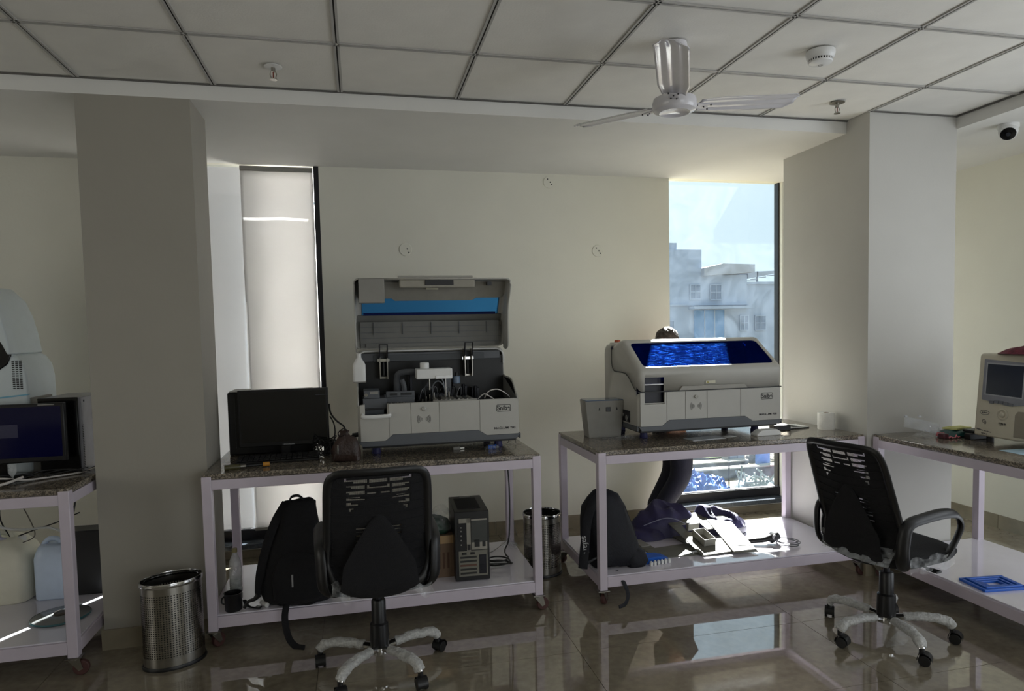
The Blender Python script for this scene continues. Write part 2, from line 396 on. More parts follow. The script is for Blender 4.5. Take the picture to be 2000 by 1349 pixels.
def uvbuild(mb, uvs, name, m, parent=None, **k):
    o = mb.build(name, m, parent, **k); me = o.data; l = me.uv_layers.new(name='UVMap')
    for lp in me.loops: l.data[lp.index].uv = uvs[lp.vertex_index]
    return o

# ================================================================== SETTING
CZ = 2.76; SZ = 2.69; WY = 4.94
GX0, GY0 = -1.2528, 3.0595
# floor: slab + 1.2 x 0.6 m tiles, each with its own edges
floor = struct(MB().box(-5, 4.6, -4, 5.1, -.12, -.012).build('floor', mat('floor_grout', (70, 62, 54), .8)))
me_cache = {}
def tile_obj(name, x0, x1, y0, y1, z0, z1, m, parent, bev=.0015):
    key = (name, round(x1-x0, 3), round(y1-y0, 3), round(z1-z0, 3))
    if key not in me_cache:
        o = MB().box(0, x1-x0, 0, y1-y0, 0, z1-z0).build(name, m, parent, smooth=False)
        me_cache[key] = o.data
    else:
        o = bpy.data.objects.new(name, me_cache[key]); COL.objects.link(o); o.parent = parent
    o.location = (x0, y0, z0); return o
xs = [2.168-1.2*k for k in range(-2, 7)]; xs = sorted(max(-5, min(4.6, x)) for x in xs)
ys = sorted(set(round(max(-4, min(5.05, 3.605+.605*k)), 4) for k in range(-13, 4)))
g = .0012
for i in range(len(xs)-1):
    for j in range(len(ys)-1):
        if xs[i+1]-xs[i] > .05 and ys[j+1]-ys[j] > .05:
            tile_obj('floor_tile', xs[i]+g, xs[i+1]-g, ys[j]+g, ys[j+1]-g, -.012, 0, MARBLE, floor)

# walls
wf = MB()
L0, L1 = -1.06, -.236; R0, R1 = 2.386, 3.385
wf.box(-5.0, -3.75, WY, 5.04, 0, 2.8); wf.box(-3.75, -2.70, WY, 5.04, 0, .075); wf.box(-3.75, -2.70, WY, 5.04, SZ, 2.8); wf.box(-2.70, L0, WY, 5.04, 0, 2.8); wf.box(L1, R0, WY, 5.04, 0, 2.8); wf.box(R1, 3.70, WY, 5.04, 0, 2.8); wf.box(4.45, 4.7, WY, 5.04, 0, 2.8); wf.box(3.70, 4.45, WY, 5.04, 0, .075); wf.box(3.70, 4.45, WY, 5.04, SZ, 2.8)
wf.box(L0, L1, WY, 5.04, 0, .075); wf.box(R0, R1, WY, 5.04, 0, .075)
wf.box(L0, L1, WY, 5.04, SZ, 2.8); wf.box(R0, R1, WY, 5.04, SZ, 2.8)
wall_far = struct(wf.build('wall_far', WALL, smooth=False), 'cream painted window wall with two floor to ceiling openings')
struct(MB().box(4.55, 4.7, -4, WY, 0, 2.8).build('wall_right', WALL, smooth=False))
struct(MB().box(-5.15, -5, -4, WY, 0, 2.8).build('wall_left', WALL, smooth=False))
struct(MB().box(-5.15, 4.7, -4.15, -4, 0, 2.8).build('wall_back', WALL, smooth=False))
# pillars
pl = struct(MB().box(-1.271, -.767, 3.653, 3.992, 0, SZ).build('pillar', SHADEDP, smooth=False), 'pillar with shade darkened paint between the left bench and the window bench')
pr_ = struct(MB().box(2.947, 3.563, 3.459, 4.287, 0, CZ+.02).build('pillar', GREYP, smooth=False), 'wide grey painted corner pillar right of the window')
# bulkheads round the lay-in ceiling
struct(MB().box(-5, 4.55, 3.653, WY, SZ, 2.86).build('trim_1', WHITEW, smooth=False), 'white plaster bulkhead and soffit over the windows')
struct(MB().box(3.563, 4.55, -4, 3.653, SZ, 2.86).build('trim_2', WHITEW, smooth=False), 'white plaster bulkhead along the right wall')
# ceiling with T-bar grid
ceil = struct(MB().box(-5, 3.563, -4, 3.653, CZ+.03, CZ+.1).build('ceiling', TILEC, smooth=False), 'suspended ceiling of white mineral boards in a metal grid')
cx = [GX0+.6*i for i in range(-6, 9)]; cx = [x for x in cx if x > -5]; 
cyl_ = [GY0-.6*j for j in range(0, 12)]
X_E, Y_E = 3.563, 3.653
colx = [-5]+cx+([X_E] if cx[-1] < X_E else []); rowy = sorted([y for y in cyl_ if y > -4])+[Y_E]
rowy = [-4]+rowy
for i in range(len(colx)-1):
    for j in range(len(rowy)-1):
        a, b = colx[i], min(colx[i+1], X_E)
        if b-a < .05: continue
        c, d = rowy[j], rowy[j+1]
        if a > 2.9 and d > 3.46: d = 3.459
        if d < 1.2 and False: continue
        tile_obj('ceiling_tile', a+.004, b-.004, c+.004, d-.004, CZ+.006, CZ+.022, TILEC, ceil)
def runner(x0, x1, y0, y1, along):
    o = MB()
    if along == 'y': o.box(x0-.013, x0-.0032, y0, y1, CZ, CZ+.005).box(x0+.0032, x0+.013, y0, y1, CZ, CZ+.005)
    else: o.box(x0, x1, y0-.013, y0-.0032, CZ, CZ+.005).box(x0, x1, y0+.0032, y0+.013, CZ, CZ+.005)
    r = o.build('grid_runner', TBAR, ceil, smooth=False)
    k = MB()
    if along == 'y': k.box(x0-.0032, x0+.0032, y0, y1, CZ+.0028, CZ+.005)
    else: k.box(x0, x1, y0-.0032, y0+.0032, CZ+.0028, CZ+.005)
    k.build('groove', TGAP, r, smooth=False)
for x in colx[1:]:
    if x < X_E-.02: runner(x, x, -4, 3.653 if x < 2.93 else (3.459), 'y')
for y in rowy[1:-1]: runner(-5, X_E, y, y, 'x')
# wall angle shadow line round the edge
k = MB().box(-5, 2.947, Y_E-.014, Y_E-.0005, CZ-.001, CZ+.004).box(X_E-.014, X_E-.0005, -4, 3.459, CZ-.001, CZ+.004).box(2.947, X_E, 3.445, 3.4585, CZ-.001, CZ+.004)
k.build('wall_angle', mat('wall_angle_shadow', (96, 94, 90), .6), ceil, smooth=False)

# skirting tiles: separate pieces
def skirt(name, run, z1=.10):
    base = None
    root = bpy.data.objects.new(name, None); COL.objects.link(root); root['kind'] = 'structure'
    for (x0, x1, y0, y1) in run:
        tile_obj('skirting_tile', x0, x1, y0, y1, 0, z1, SKIRT, root)
t = .011
run = []
x = -5
for x0, x1 in ((-5, -3.75), (-2.70, -1.427), (-1.427, L0), (L1, .95), (.952, 2.13), (2.132, R0), (R1, 3.70), (4.45, 4.54)):
    run.append((x0+.001, x1-.001, WY-t, WY))
skirt('baseboard_far', run)
skirt('baseboard_window', [(L0, L1, WY-t, WY), (R0, R1, WY-t, WY)], .05)
skirt('baseboard_right', [(4.55-t, 4.55, y, y+1.196) for y in (-3.2, -2, -.8, .4, 1.6, 2.8)]+[(4.55-t, 4.55, 4.0, 4.92)])
skirt('baseboard_pillar', [(-1.271, -.767, 3.653-t, 3.653), (-.767, -.767+t, 3.642, 3.992), (2.947, 3.563, 3.459-t, 3.459), (2.947-t, 2.947, 3.448, 4.287), (3.563, 3.563+t, 3.448, 4.287), (-1.271-t, -1.271, 3.642, 3.992)])

# windows
def window(name, x0, x1, label, right_bar=.035, left_bar=False):
    f = MB(); z0, z1 = .115, SZ
    y0, y1 = 4.965, 5.03
    f.box(x0, x1, y0, y1, z0, .183)
    if right_bar: f.box(x1-right_bar, x1, WY-.002 if right_bar > .02 else 4.975, y1, .10, z1)
    if left_bar: f.box(x0, x0+.035, WY-.002, y1, .10, z1)
    o = struct(f.build(name, FRAMEB, bevel=.002, smooth=False), label)
    MB().box(x0, x1, 4.975, 4.985, .183, .190).build('glazing_bead', mat('grey_gasket', (150, 152, 158), .4), o, smooth=False)
    MB().box(x0-.0, x1+.0, 4.995, 5.001, .185, SZ).build('glass_pane', GLASSW, o, smooth=False)
    MB().box(x0-.0, x1+.0, 4.86, 5.14, .078, .112).build('stone_sill', SILLST, o, bevel=.003, smooth=False)
    return o
win1 = window('window_1', L0, L1, 'left window behind a pulled down white blind')
win2 = window('window_2', R0, R1, 'right window with dusty clear glass and black aluminium frame', right_bar=.016)
win3 = window('unseen_window_3', 3.70, 4.45, 'unseen window added behind the wide pillar to light the right wall')  # added out of view to brighten the right wall
win4 = window('unseen_window_4', -3.75, -2.70, 'unseen window added outside the view to light the left bay')  # added out of view to brighten the left bay
b4 = thing('roller_blind', 'white roller blind added over the unseen left bay window for a soft glow', 'blind', (-3.225, 4.955, 0))  # added so the unseen left window gives a diffuse glow
MB().grid(lambda u, v: (-.52+1.04*u, .004*math.sin(u*9), .125+2.53*v), 10, 20).build('blind_fabric', BLIND, b4, solid=.0012)
MB().cyl((-.52, 0, 2.665), (.52, 0, 2.665), .018, 16).build('blind_tube', GREYPL, b4)
# roller blind just inside the left glass, its left edge short of the jamb
bl = thing('roller_blind', 'white translucent roller blind pulled down over the left window', 'blind', (-.56, 4.955, 0))
MB().grid(lambda u, v: (-.188+.473*u, .004*math.sin(u*9)*math.sin(v*5), .185+2.47*v), 20, 40).build('blind_fabric', BLIND, bl, solid=.0012)
MB().cyl((-.188, 0, 2.665), (.285, 0, 2.665), .018, 16).build('blind_tube', GREYPL, bl)
MB().box(-.188, .285, -.006, .006, .178, .196).build('bottom_rail', GREYPL, bl)
b3 = thing('roller_blind', 'white roller blind added over the unseen corner window to soften its sun', 'blind', (4.075, 4.955, 0))  # added to keep direct sun from the unseen corner window
MB().grid(lambda u, v: (-.37+.74*u, .004*math.sin(u*9), .125+2.53*v), 10, 20).build('blind_fabric', BLIND, b3, solid=.0012)
MB().cyl((-.37, 0, 2.665), (.37, 0, 2.665), .018, 16).build('blind_tube', GREYPL, b3)
# white sheets added outside the left window to shape the sun through slits
of = thing('sun_shaping_screen', 'white film added outside the left window with slits that shape the sun', 'film screen', (0, 5.10, 0))
MB().box(-.652, .05, 0, .002, .10, 2.455).build('lower_sheet', OUTSHEET, of, smooth=False)
MB().box(-.652, .05, 0, .002, 2.475, 3.2).build('upper_sheet', OUTSHEET, of, smooth=False)
MB().box(-1.30, -.705, 0, .002, .10, 1.90).build('side_sheet', SIDESHEET, of, smooth=False)
MB().box(-1.30, -.652, 0, .002, 1.90, 3.2).build('upper_side_sheet', SIDESHEET, of, smooth=False)
struct(MB().box(3.28, 4.7, 5.06, 5.80, 2.96, 3.06).build('sun_blocker', WHITEW, smooth=False), 'unseen slab added outside to block a stray patch of sun')  # out-of-view slab added to keep stray sun off the floor

# ================================================================== LAB TABLES
TZ = .865
def lab_table(name, label, x0, y0, W, D, rz=0, shelf_split=None):
    t = thing(name, label, 'table', (x0, y0, 0), rz)
    MB().box(.002, W-.002, .004, D, TZ-.028, TZ).build('granite_top', GRANITE, t, bevel=.006, seg=3)
    a = MB(); s = .045; zt = TZ-.028; zb = zt-.048
    a.box(s, W-s, 0, .035, zb, zt).box(s, W-s, D-.035, D, zb, zt).box(0, .035, s, D-s, zb, zt).box(W-.035, W, s, D-s, zb, zt)
    a.build('apron_frame', POWDER, t, bevel=.002, smooth=False)
    sh = MB().box(.01, W-.01, .01, D-.01, .163, .169).build('shelf_board', SHELFM, t, smooth=False)
    b = MB(); b.box(s, W-s, 0, .04, .105, .162).box(s, W-s, D-.04, D, .105, .162).box(0, .04, s, D-s, .105, .162).box(W-.04, W, s, D-s, .105, .162)
    b.box(W/2-.02, W/2+.02, .04, D-.04, .12, .162)
    b.build('shelf_frame', POWDER, t, bevel=.002, smooth=False)
    for k, (lx, ly) in enumerate(((0, 0), (W-s, 0), (0, D-s), (W-s, D-s))):
        MB().box(lx, lx+s, ly, ly+s, .088, TZ-.012 if 1 else zt).build('leg', POWDER, t, bevel=.003)
        cx_, cy_ = lx+s/2, ly+s/2; an = [.9, .1, 2.2, -.6][k]
        c = MB(); c.box(cx_-.033, cx_+.033, cy_-.028, cy_+.028, .083, .088)
        T = Matrix.Translation((cx_, cy_, 0)) @ Matrix.Rotation(an, 4, 'Z')
        c.cyl((cx_, cy_, .074), (cx_, cy_, .084), .02, 16)
        for sgn in (-1, 1):
            c.add([T @ Vector(p) for p in [(-.024, sgn*.017, .076), (.022, sgn*.017, .076), (.034, sgn*.017, .03), (.016, sgn*.017, .022), (-.024, sgn*.015, .076), (.022, sgn*.015, .076), (.034, sgn*.015, .03), (.016, sgn*.015, .022)]],
                  [(0, 1, 2, 3), (7, 6, 5, 4), (0, 4, 5, 1), (1, 5, 6, 2), (2, 6, 7, 3), (3, 7, 4, 0)])
        co = c.build('caster', STEEL, t)
        wc = T @ Vector((.024, 0, .034))
        ax = T.to_3x3() @ Vector((0, .0125, 0))
        MB().cyl(wc-ax, wc+ax, .034, 24).build('wheel', WHEELR, co, bevel=.004)
    return t
tb1 = lab_table('lab_table', 'granite topped white steel table under the open analyser', -.766, 3.50, 1.696, .75)
tb2 = lab_table('lab_table', 'granite topped white steel table under the closed analyser by the window', 1.243, 3.46, 1.69, .76)
tb0 = lab_table('lab_table', 'granite topped white steel table left of the grey pillar', -3.09, 3.385, 1.80, .75)
tb3 = lab_table('lab_table', 'granite topped white steel table along the right wall', 2.975, 3.445, 1.80, .78, -PI/2)

# wall and ceiling fittings
for (x, z, lab) in ((.344, 2.125, 'round white blanking plate on the wall above the open analyser'), (1.417, 2.629, 'round white blanking plate highest on the wall under the soffit'), (1.793, 2.123, 'round white blanking plate on the wall near the clear window')):
    t = thing('junction_cover', lab, 'wall plate', (x, WY, z))
    MB().cyl((0, -.006, 0), (0, 0, 0), .045, 32).build('cover_disc', WALL, t, bevel=.002)
    for dx, dz in ((.008, 0), (-.012, .022), (.02, -.018)) if x > 1 else ((.012, .002), (.022, -.022)):
        MB().cyl((dx, -.0075, dz), (dx, -.005, dz), .005, 10).build('screw_hole', SEAMM, t)
def sprinkler(x, y, lab, white=True):
    t = thing('fire_sprinkler', lab, 'sprinkler', (x, y, CZ))
    MB().lathe([(.040, 0), (.040, -.002), (.030, -.005), (.012, -.006)], 28).build('escutcheon', WHITEPL if white else STEEL, t)
    MB().cyl((0, 0, -.006), (0, 0, -.025), .010, 14).build('body', STEEL, t)
    MB().tube([(-.009, 0, -.022), (-.014, 0, -.036), (-.008, 0, -.052), (0, 0, -.056), (.008, 0, -.052), (.014, 0, -.036), (.009, 0, -.022)], .0025, 8, 4).build('yoke', STEEL, t)
    MB().cyl((0, 0, -.025), (0, 0, -.052), .003, 10).build('glass_bulb', mat('bulb_red', (120, 60, 50), .1), t)
    MB().cyl((0, 0, -.056), (0, 0, -.059), .017, 16).build('deflector', STEEL, t)
sprinkler(-.343, 3.352, 'chrome fire sprinkler in the ceiling left of the fan')
sprinkler(2.642, 3.352, 'chrome fire sprinkler in the ceiling near the corner pillar', False)
t = thing('smoke_detector', 'round white smoke detector on the ceiling right of the fan', 'smoke detector', (2.075, 2.745, CZ))
MB().lathe([(.062, 0), (.063, -.012), (.060, -.028), (.052, -.036)], 40).build('base', WHITEPL, t, bevel=.001)
MB().lathe([(.050, -.036), (.050, -.046)], 40).build('sensor_core', SEAMM, t)
v = MB()
for i in range(28):
    T = Matrix.Rotation(2*PI*i/28, 4, 'Z'); v.box(.047, .053, -.0022, .0022, -.047, -.035, T)
v.build('louvre', WHITEPL, t, smooth=False)
MB().lathe([(.053, -.046), (.050, -.052), (.030, -.060), (.012, -.0615), (.001, -.0615)], 40).build('cap', WHITEPL, t)
MB().lathe([(.011, -.0612), (.011, -.0625), (.008, -.0625), (.008, -.0612)], 20, cap=False).build('test_ring', GREYPL, t)
t = thing('dome_camera', 'white dome security camera with black lens under the right bulkhead', 'security camera', (3.80, 3.33, SZ), math.radians(0))
T = Matrix.Rotation(math.radians(38), 4, 'Y') @ Matrix.Rotation(math.radians(30), 4, 'X')
MB().lathe([(.055, 0), (.056, -.018), (.050, -.030)], 32).build('mount_ring', WHITEPL, t)
m_ = MB(); m_.loft([(0, 0, .02, .03, .03, 2), (0, 0, 0, .048, .048, 2), (0, 0, -.03, .052, .052, 2), (0, 0, -.055, .047, .047, 2), (0, 0, -.06, .040, .040, 2)], 32, T=Matrix.Translation((0, 0, -.025)) @ Matrix.Rotation(math.radians(30), 4, 'Z') @ Matrix.Rotation(math.radians(48), 4, 'X') @ Matrix.Rotation(0, 4, 'Y'))
RT = Matrix.Translation((0, 0, -.03)) @ Matrix.Rotation(math.radians(-49), 4, 'Z') @ Matrix.Rotation(math.radians(-50), 4, 'X')
# turret eye looks back towards the room
def eye(m, prof): 
    mb = MB().lathe(prof, 32); mb.v = [tuple(RT @ Vector(v)) for v in mb.v]; return mb
eye(0, [(.02, .03), (.045, .01), (.050, -.02), (.046, -.045), (.041, -.050)]).build('eyeball', WHITEPL, t)
eye(0, [(.040, -.0495), (.039, -.0525), (.02, -.056), (.001, -.057)]).build('lens_window', BLACKG, t)
eye(0, [(.012, -.0560), (.011, -.0580), (.004, -.0585)]).build('lens', mat('lens_glass', (40, 44, 50), .05), t)

# ceiling fan
fx, fy, fz = 1.378, 2.79, 2.495
t = thing('ceiling_fan', 'white three bladed ceiling fan hanging from the grid ceiling', 'fan', (fx, fy, fz))
MB().lathe([(.055, CZ-fz), (.058, CZ-fz-.02), (.05, CZ-fz-.06), (.018, CZ-fz-.075)], 32).build('canopy', FANW, t)
MB().cyl((0, 0, .03), (0, 0, CZ-fz), .012, 16).build('downrod', FANW, t)
MB().lathe([(.02, .10), (.036, .09), (.040, .055), (.06, .035), (.092, .028), (.096, .012), (.096, -.008), (.090, -.020), (.066, -.030), (.05, -.022), (.001, -.020)], 48, cap=False).build('motor_housing', FANW, t)
for an in (242, 118, -4):
    T = Matrix.Rotation(math.radians(an), 4, 'Z') @ Matrix.Rotation(math.radians(-9), 4, 'X')
    b = MB()
    def fb(u, v, T=T):
        r = .115+u*.465; wdt = .050+.016*min(1, u*5) if u < .93 else .066-(u-.93)*.5
        s_ = (v-.5)*2
        z = .012+.035*u+.007*(1-s_*s_)+.004*math.cos(s_*PI*3)*.5
        y = s_*wdt
        if u > .9: y -= (u-.9)*.12
        return T @ Vector((r, y, z))
    b.grid(fb, 30, 14); bl_ = b.build('blade', FANW, t, solid=.002)
    MB().box(.075, .155, -.022, .022, .002, .006, T).build('blade_iron', FANW, bl_, bevel=.001)
    s_ = MB()
    for q in ((.10, -.012), (.10, .012), (.135, .0), (.16, -.02), (.16, .02)): 
        s_.cyl(T @ Vector((q[0], q[1], -.002)), T @ Vector((q[0], q[1], .004)), .0035, 8)
    s_.build('screws', DARKM, bl_)
# ================================================================== ANALYSERS
def inset_profile(P, e):
    """move each profile point (y,z) inward by e (P is counter-clockwise seen from +x ... centre based)"""
    n = len(P); out = []
    A = sum(P[i][0]*P[(i+1) % n][1]-P[(i+1) % n][0]*P[i][1] for i in range(n)); sg = 1 if A > 0 else -1
    for i in range(n):
        p0 = Vector(P[i-1]); p1 = Vector(P[i]); p2 = Vector(P[(i+1) % n])
        d1 = (p1-p0).normalized(); d2 = (p2-p1).normalized()
        n1 = Vector((-d1.y, d1.x))*sg; n2 = Vector((-d2.y, d2.x))*sg
        nn = (n1+n2); nn = nn.normalized() if nn.length > 1e-6 else n1
        k = 1/max(.6, nn.dot(n1)); out.append(tuple(p1+nn*e*k))
    return out
def shell(P, skipseg, W, holes=(), r=.030, xs=None, keepz=None):
    """extrude profile P along x with rounded long edges; skipseg = open segments; holes = (seg set, x0, x1)"""
    st = [(0, r), (r*.08, r*.6), (r*.3, r*.29), (r*.6, r*.08), (r, 0)]
    X = [(x, e) for x, e in st] + [(x, 0) for x in sorted(xs or [])] + [(W-x, e) for x, e in reversed(st)]
    mb = MB(); n = len(P); vs = []; fs = []
    for x, e in X:
        Q = inset_profile(P, e) if e > 0 else P
        Q = [P[i] if (i in skipseg and (i-1) % n in skipseg) else q for i, q in enumerate(Q)]
        for (y, z), (y0, z0) in zip(Q, P): vs.append((x, y, z))
    for j in range(len(X)-1):
        for i in range(n):
            if i in skipseg: continue
            xm = (X[j][0]+X[j+1][0])/2
            if any(i in hs and a < xm < b for hs, a, b in holes): continue
            k = (i+1) % n
            fs.append((j*n+i, j*n+k, (j+1)*n+k, (j+1)*n+i))
    fs.append(tuple(range(n))); fs.append(tuple(reversed(range((len(X)-1)*n, len(X)*n))))
    mb.add(vs, fs); return mb
SEAM = [(.04, .300), (.09, .335), (.14, .372), (.19, .390), (.26, .393), (.37, .395), (.395, .405), (.41, .43), (.418, .47), (.412, .53)]
def analyser(label, lidlabel_unused, X0, Y0, W, is_open, rz=0):
    t = thing('immunoassay_analyser', label, 'analyser', (X0, Y0, TZ), rz)
    # ---- base
    base = [(.03, .062), (.004, .078), (0, .10), (0, .225), (0, .288)] + SEAM + [(.405, .558), (.44, .570), (.53, .562), (.555, .54), (.565, .50), (.565, .085), (.55, .062)]
    nf = len(SEAM)
    sk = set(range(4, 4+nf+1))
    hx0, hx1 = .042*W/.95+0, .165*W/.95
    xs_ = [hx0, hx1, W*.5]
    b = shell(base, sk, W, holes=[({3}, hx0, hx1)], xs=xs_).build('housing', ANBODY, t, solid=.008, ang=30)
    # front door plates
    fr = [0.012/W, .184 if is_open else .19, .316, .489 if is_open else .465, .742 if is_open else .70, 1-.012/W]
    def trimz(x): # top edge of dark lower trim
        f = x/W
        pts = [(0, .088), (.16, .088), (.205, .120), (.73, .120), (.785, .088), (1, .088)]
        for (a, za), (c, zc) in zip(pts, pts[1:]):
            if a <= f <= c: return za+(zc-za)*(f-a)/(c-a)
        return .088
    for i in range(5):
        a, c = fr[i]*W+.0012, fr[i+1]*W-.0012
        kx = [a]+[q*W for q in (.16, .205, .73, .785) if a < q*W < c]+[c]
        low = [(x, trimz(x)+.001) for x in kx]
        if i == 0:
            poly = low + [(c, .286), (hx1+.004, .286), (hx1+.004, .218), (hx0-.004, .218), (hx0-.004, .286), (a, .286)] if c > hx1+.01 else low+[(c, .286), (a, .286)]
        elif False: pass
        else: poly = low+[(c, .286), (a, .286)]
        if i == 0 and c <= hx1+.01: poly = low+[(c, .218), (hx0-.004, .218), (hx0-.004, .286), (a, .286)]
        MB().prism(poly, -.0035, .0005, 'y').build('front_panel', ANBODY, t, bevel=.0008, seg=1, smooth=False)
    kx = [0.004]+[q*W for q in (.16, .205, .73, .785)]+[W-.004]
    MB().prism([(.02, .062), (W-.02, .062)]+[(x, trimz(x)) for x in reversed(kx)], -.005, .012, 'y').build('lower_trim', ANDARK, t, bevel=.001, seg=1, smooth=False)
    s_ = MB().box(-.0035, .004, .004, .56, .062, .090).box(W-.004, W+.0035, .004, .56, .062, .090); s_.build('side_trim', ANDARK, t, bevel=.001)
    MB().box(.02, W-.02, .02, .55, .048, .064).build('chassis', ANBLK, t, bevel=.003)
    for fx_, fy_ in ((.095, .14), (W-.10, .14), (.095, .50), (W-.10, .50)):
        MB().lathe([(.024, 0), (.026, .006), (.022, .02), (.022, .05)], 24, (fx_, fy_, 0)).build('foot', mat('indigo_rubber_foot', (28, 30, 84), .5), t)
    # lock + card reader mark
    lx = W*(.395 if is_open else .388)
    MB().cyl((lx, -.012, .252), (lx, -.003, .252), .0105, 24).build('key_lock', CHROME, t, bevel=.0015)
    k = MB()
    for sg in (-1, 1):
        for q, rr in enumerate((.010, .016, .022, .028, .034)):
            pts = [(lx+sg*(rr+.002)*math.cos(a), -.0042, .196+(rr)*1.1*math.sin(a)) for a in [(-.62+1.24*u/8) for u in range(9)]]
            k.tube(pts, .0009, 6)
    k.build('card_reader_mark', SEAMM, t)
    # maker's mark in a rounded frame, model name below
    lx2 = W*(.895 if is_open else .888)
    fr_ = MB(); hw, hh, rr = .040, .0185, .008
    loop = []
    for cx_, cz_, a0 in ((hw-rr, hh-rr, 0), (-hw+rr, hh-rr, 90), (-hw+rr, -hh+rr, 180), (hw-rr, -hh+rr, 270)):
        for u in range(5):
            a = math.radians(a0+u*22.5); loop.append((lx2+cx_+rr*math.cos(a), -.0042, .236+cz_+rr*math.sin(a)))
    fr_.tube(loop+[loop[0], loop[1]], .0016, 6); fr_.build('logo_frame', INK, t)
    text('Snibe', .036, INK, t, (lx2, -.0036, .2355), name='logo_lettering', bold=.0010, sx=.95)
    text('MAGLUMI 800', .0165, INK, t, (W*(.90 if is_open else .895), -.0036, .124), name='model_lettering', bold=.0004, sx=1.18)
    # ---- parting line between lid and base
    if not is_open:
        MB().tube([(-.0005, y_, z_+.002) for y_, z_ in [(.0, .292)]+SEAM+[(.405, .552)]], .0022, 6).build('parting_line', SEAMM, t)
        MB().box(.004, W-.004, -.0022, .004, .287, .293).build('parting_gap', ANBLK, t, smooth=False)
    # ---- interior
    MB().prism([(.035, .21), (.035, .27), (.09, .325), (.14, .365), (.20, .382), (.372, .388), (.388, .40), (.40, .44), (.404, .545), (.42, .545), (.42, .10), (.035, .10)], .0092, .0112, 'x').prism([(.035, .21), (.035, .27), (.09, .325), (.14, .365), (.20, .382), (.372, .388), (.388, .40), (.40, .44), (.404, .545), (.42, .545), (.42, .10), (.035, .10)], W-.0112, W-.0092, 'x').build('side_liner', ANBLK, t)
    MB().box(.012, W-.012, .385, .391, .10, .52).build('rear_bulkhead', ANBLK, t)
    MB().box(.012, W-.012, .03, .384, .20, .206).build('deck', ANBLK, t)
    if is_open:
        MB().box(.03, W-.03, .375, .398, .50, .548).build('upper_rail', ANDARK, t, bevel=.002)
        MB().box(.10, W-.13, .362, .376, .500, .536).build('rail_cover', mat('rail_grey', (70, 74, 78), .5), t, bevel=.001)
        MB().tube([(.012, .36, .47), (.014, .365, .53), (.04, .37, .556), (.10, .372, .560), (W/2, .372, .561), (W-.10, .372, .560), (W-.045, .37, .556), (W-.014, .365, .53), (W-.012, .36, .47)], .0045, 8, 6).build('rim_seal', WHITEPL, t)
        for hx in (.155, W-.235):
            h = thing_part = MB().box(hx-.024, hx-.018, .30, .372, .40, .565).box(hx+.018, hx+.024, .30, .372, .40, .565).box(hx-.018, hx+.018, .35, .37, .40, .412)
            ho = h.build('hinge_bracket', STEEL, t, bevel=.001)
            MB().tube([(hx-.022, .31, .50), (hx-.022, .28, .60), (hx+.022, .28, .60), (hx+.022, .31, .50)], .004, 8).build('hinge_link', DARKM, ho)
            MB().cyl((hx, .345, .42), (hx, .345, .50), .012, 14).build('gas_damper', BLACKP, ho)
            MB().box(hx-.034, hx+.034, .33, .35, .50, .516).build('hinge_plate', CHROME, ho)
        # white dispensing arm with round neck
        ar = MB().box(.325, .525, .10, .21, .405, .462).build('dispensing_arm', WHITEPL, t, bevel=.006, seg=3)
        MB().lathe([(.026, .46), (.026, .492), (.022, .497)], 28, (.375, .155, 0)).build('arm_neck', WHITEPL, ar)
        MB().box(.43, .522, .092, .12, .405, .424).build('arm_face', mat('arm_bright', (240, 240, 240), .3), ar, bevel=.002)
        MB().cyl((.40, .155, .34), (.40, .155, .405), .004, 8).cyl((.492, .155, .30), (.492, .155, .405), .003, 8).build('probe', STEEL, ar)
        # ribbon duct
        MB().tube([(.325, .25, .44), (.27, .25, .44), (.235, .26, .43), (.225, .27, .40), (.222, .27, .34), (.215, .27, .315), (.19, .26, .305), (.15, .24, .30)], (.012, .018), 10, 5, flat=(0, 1, 0)).build('ribbon_duct', ANDARK, t)
        MB().tube([(.25, .22, .40), (.262, .22, .36), (.262, .22, .30), (.262, .22, .25)], (.008, .014), 10, 4, flat=(0, 1, 0)).build('cable_chain', ANDARK, t)
        # sample sampler block
        sb = MB().box(.03, .155, .05, .22, .206, .262).box(.036, .12, .045, .20, .262, .305).build('sampler_block', ANDARK, t, bevel=.003)
        MB().cyl((.048, .040, .282), (.048, .046, .282), .009, 16).build('pulley', STEEL, sb)
        MB().box(.068, .112, .0435, .0452, .286, .300).build('rating_plate', GREYPL, sb)
        MB().box(.035, .14, .02, .05, .225, .255).build('drawer_front', mat('smoked_plastic', (60, 64, 70), .2), t, bevel=.002)
        # rail with slots
        MB().box(.155, .31, .09, .12, .262, .292).box(.155, .31, .10, .11, .22, .262).build('gantry_rail', ANDARK, t, bevel=.002)
        MB().box(.175, .215, .086, .091, .271, .283).box(.235, .295, .086, .091, .271, .283).build('rail_slot', ANBLK, t)
        for i in range(7):
            MB().box(.160+i*.017, .170+i*.017, .03, .19, .222, .232).build('cuvette_rack', GREYPL if i % 2 else STEEL, t, bevel=.001)
        for i in range(9):
            T = Matrix.Translation((.425+i*.024, .045, .238)) @ Matrix.Rotation(-.35, 4, 'Y')
            MB().box(-.010, .010, 0, .17, -.003, .003, T).build('reagent_lane', STEEL if i % 2 else GREYPL, t, bevel=.001)
        MB().box(.405, .65, .03, .05, .222, .240).build('lane_front_rail', STEEL, t, bevel=.001)
        # central turntable, pumps, bottles and wiring
        MB().lathe([(.06, .206), (.06, .25), (.052, .256), (.02, .258)], 32, (.47, .27, 0)).build('turntable', ANDARK, t)
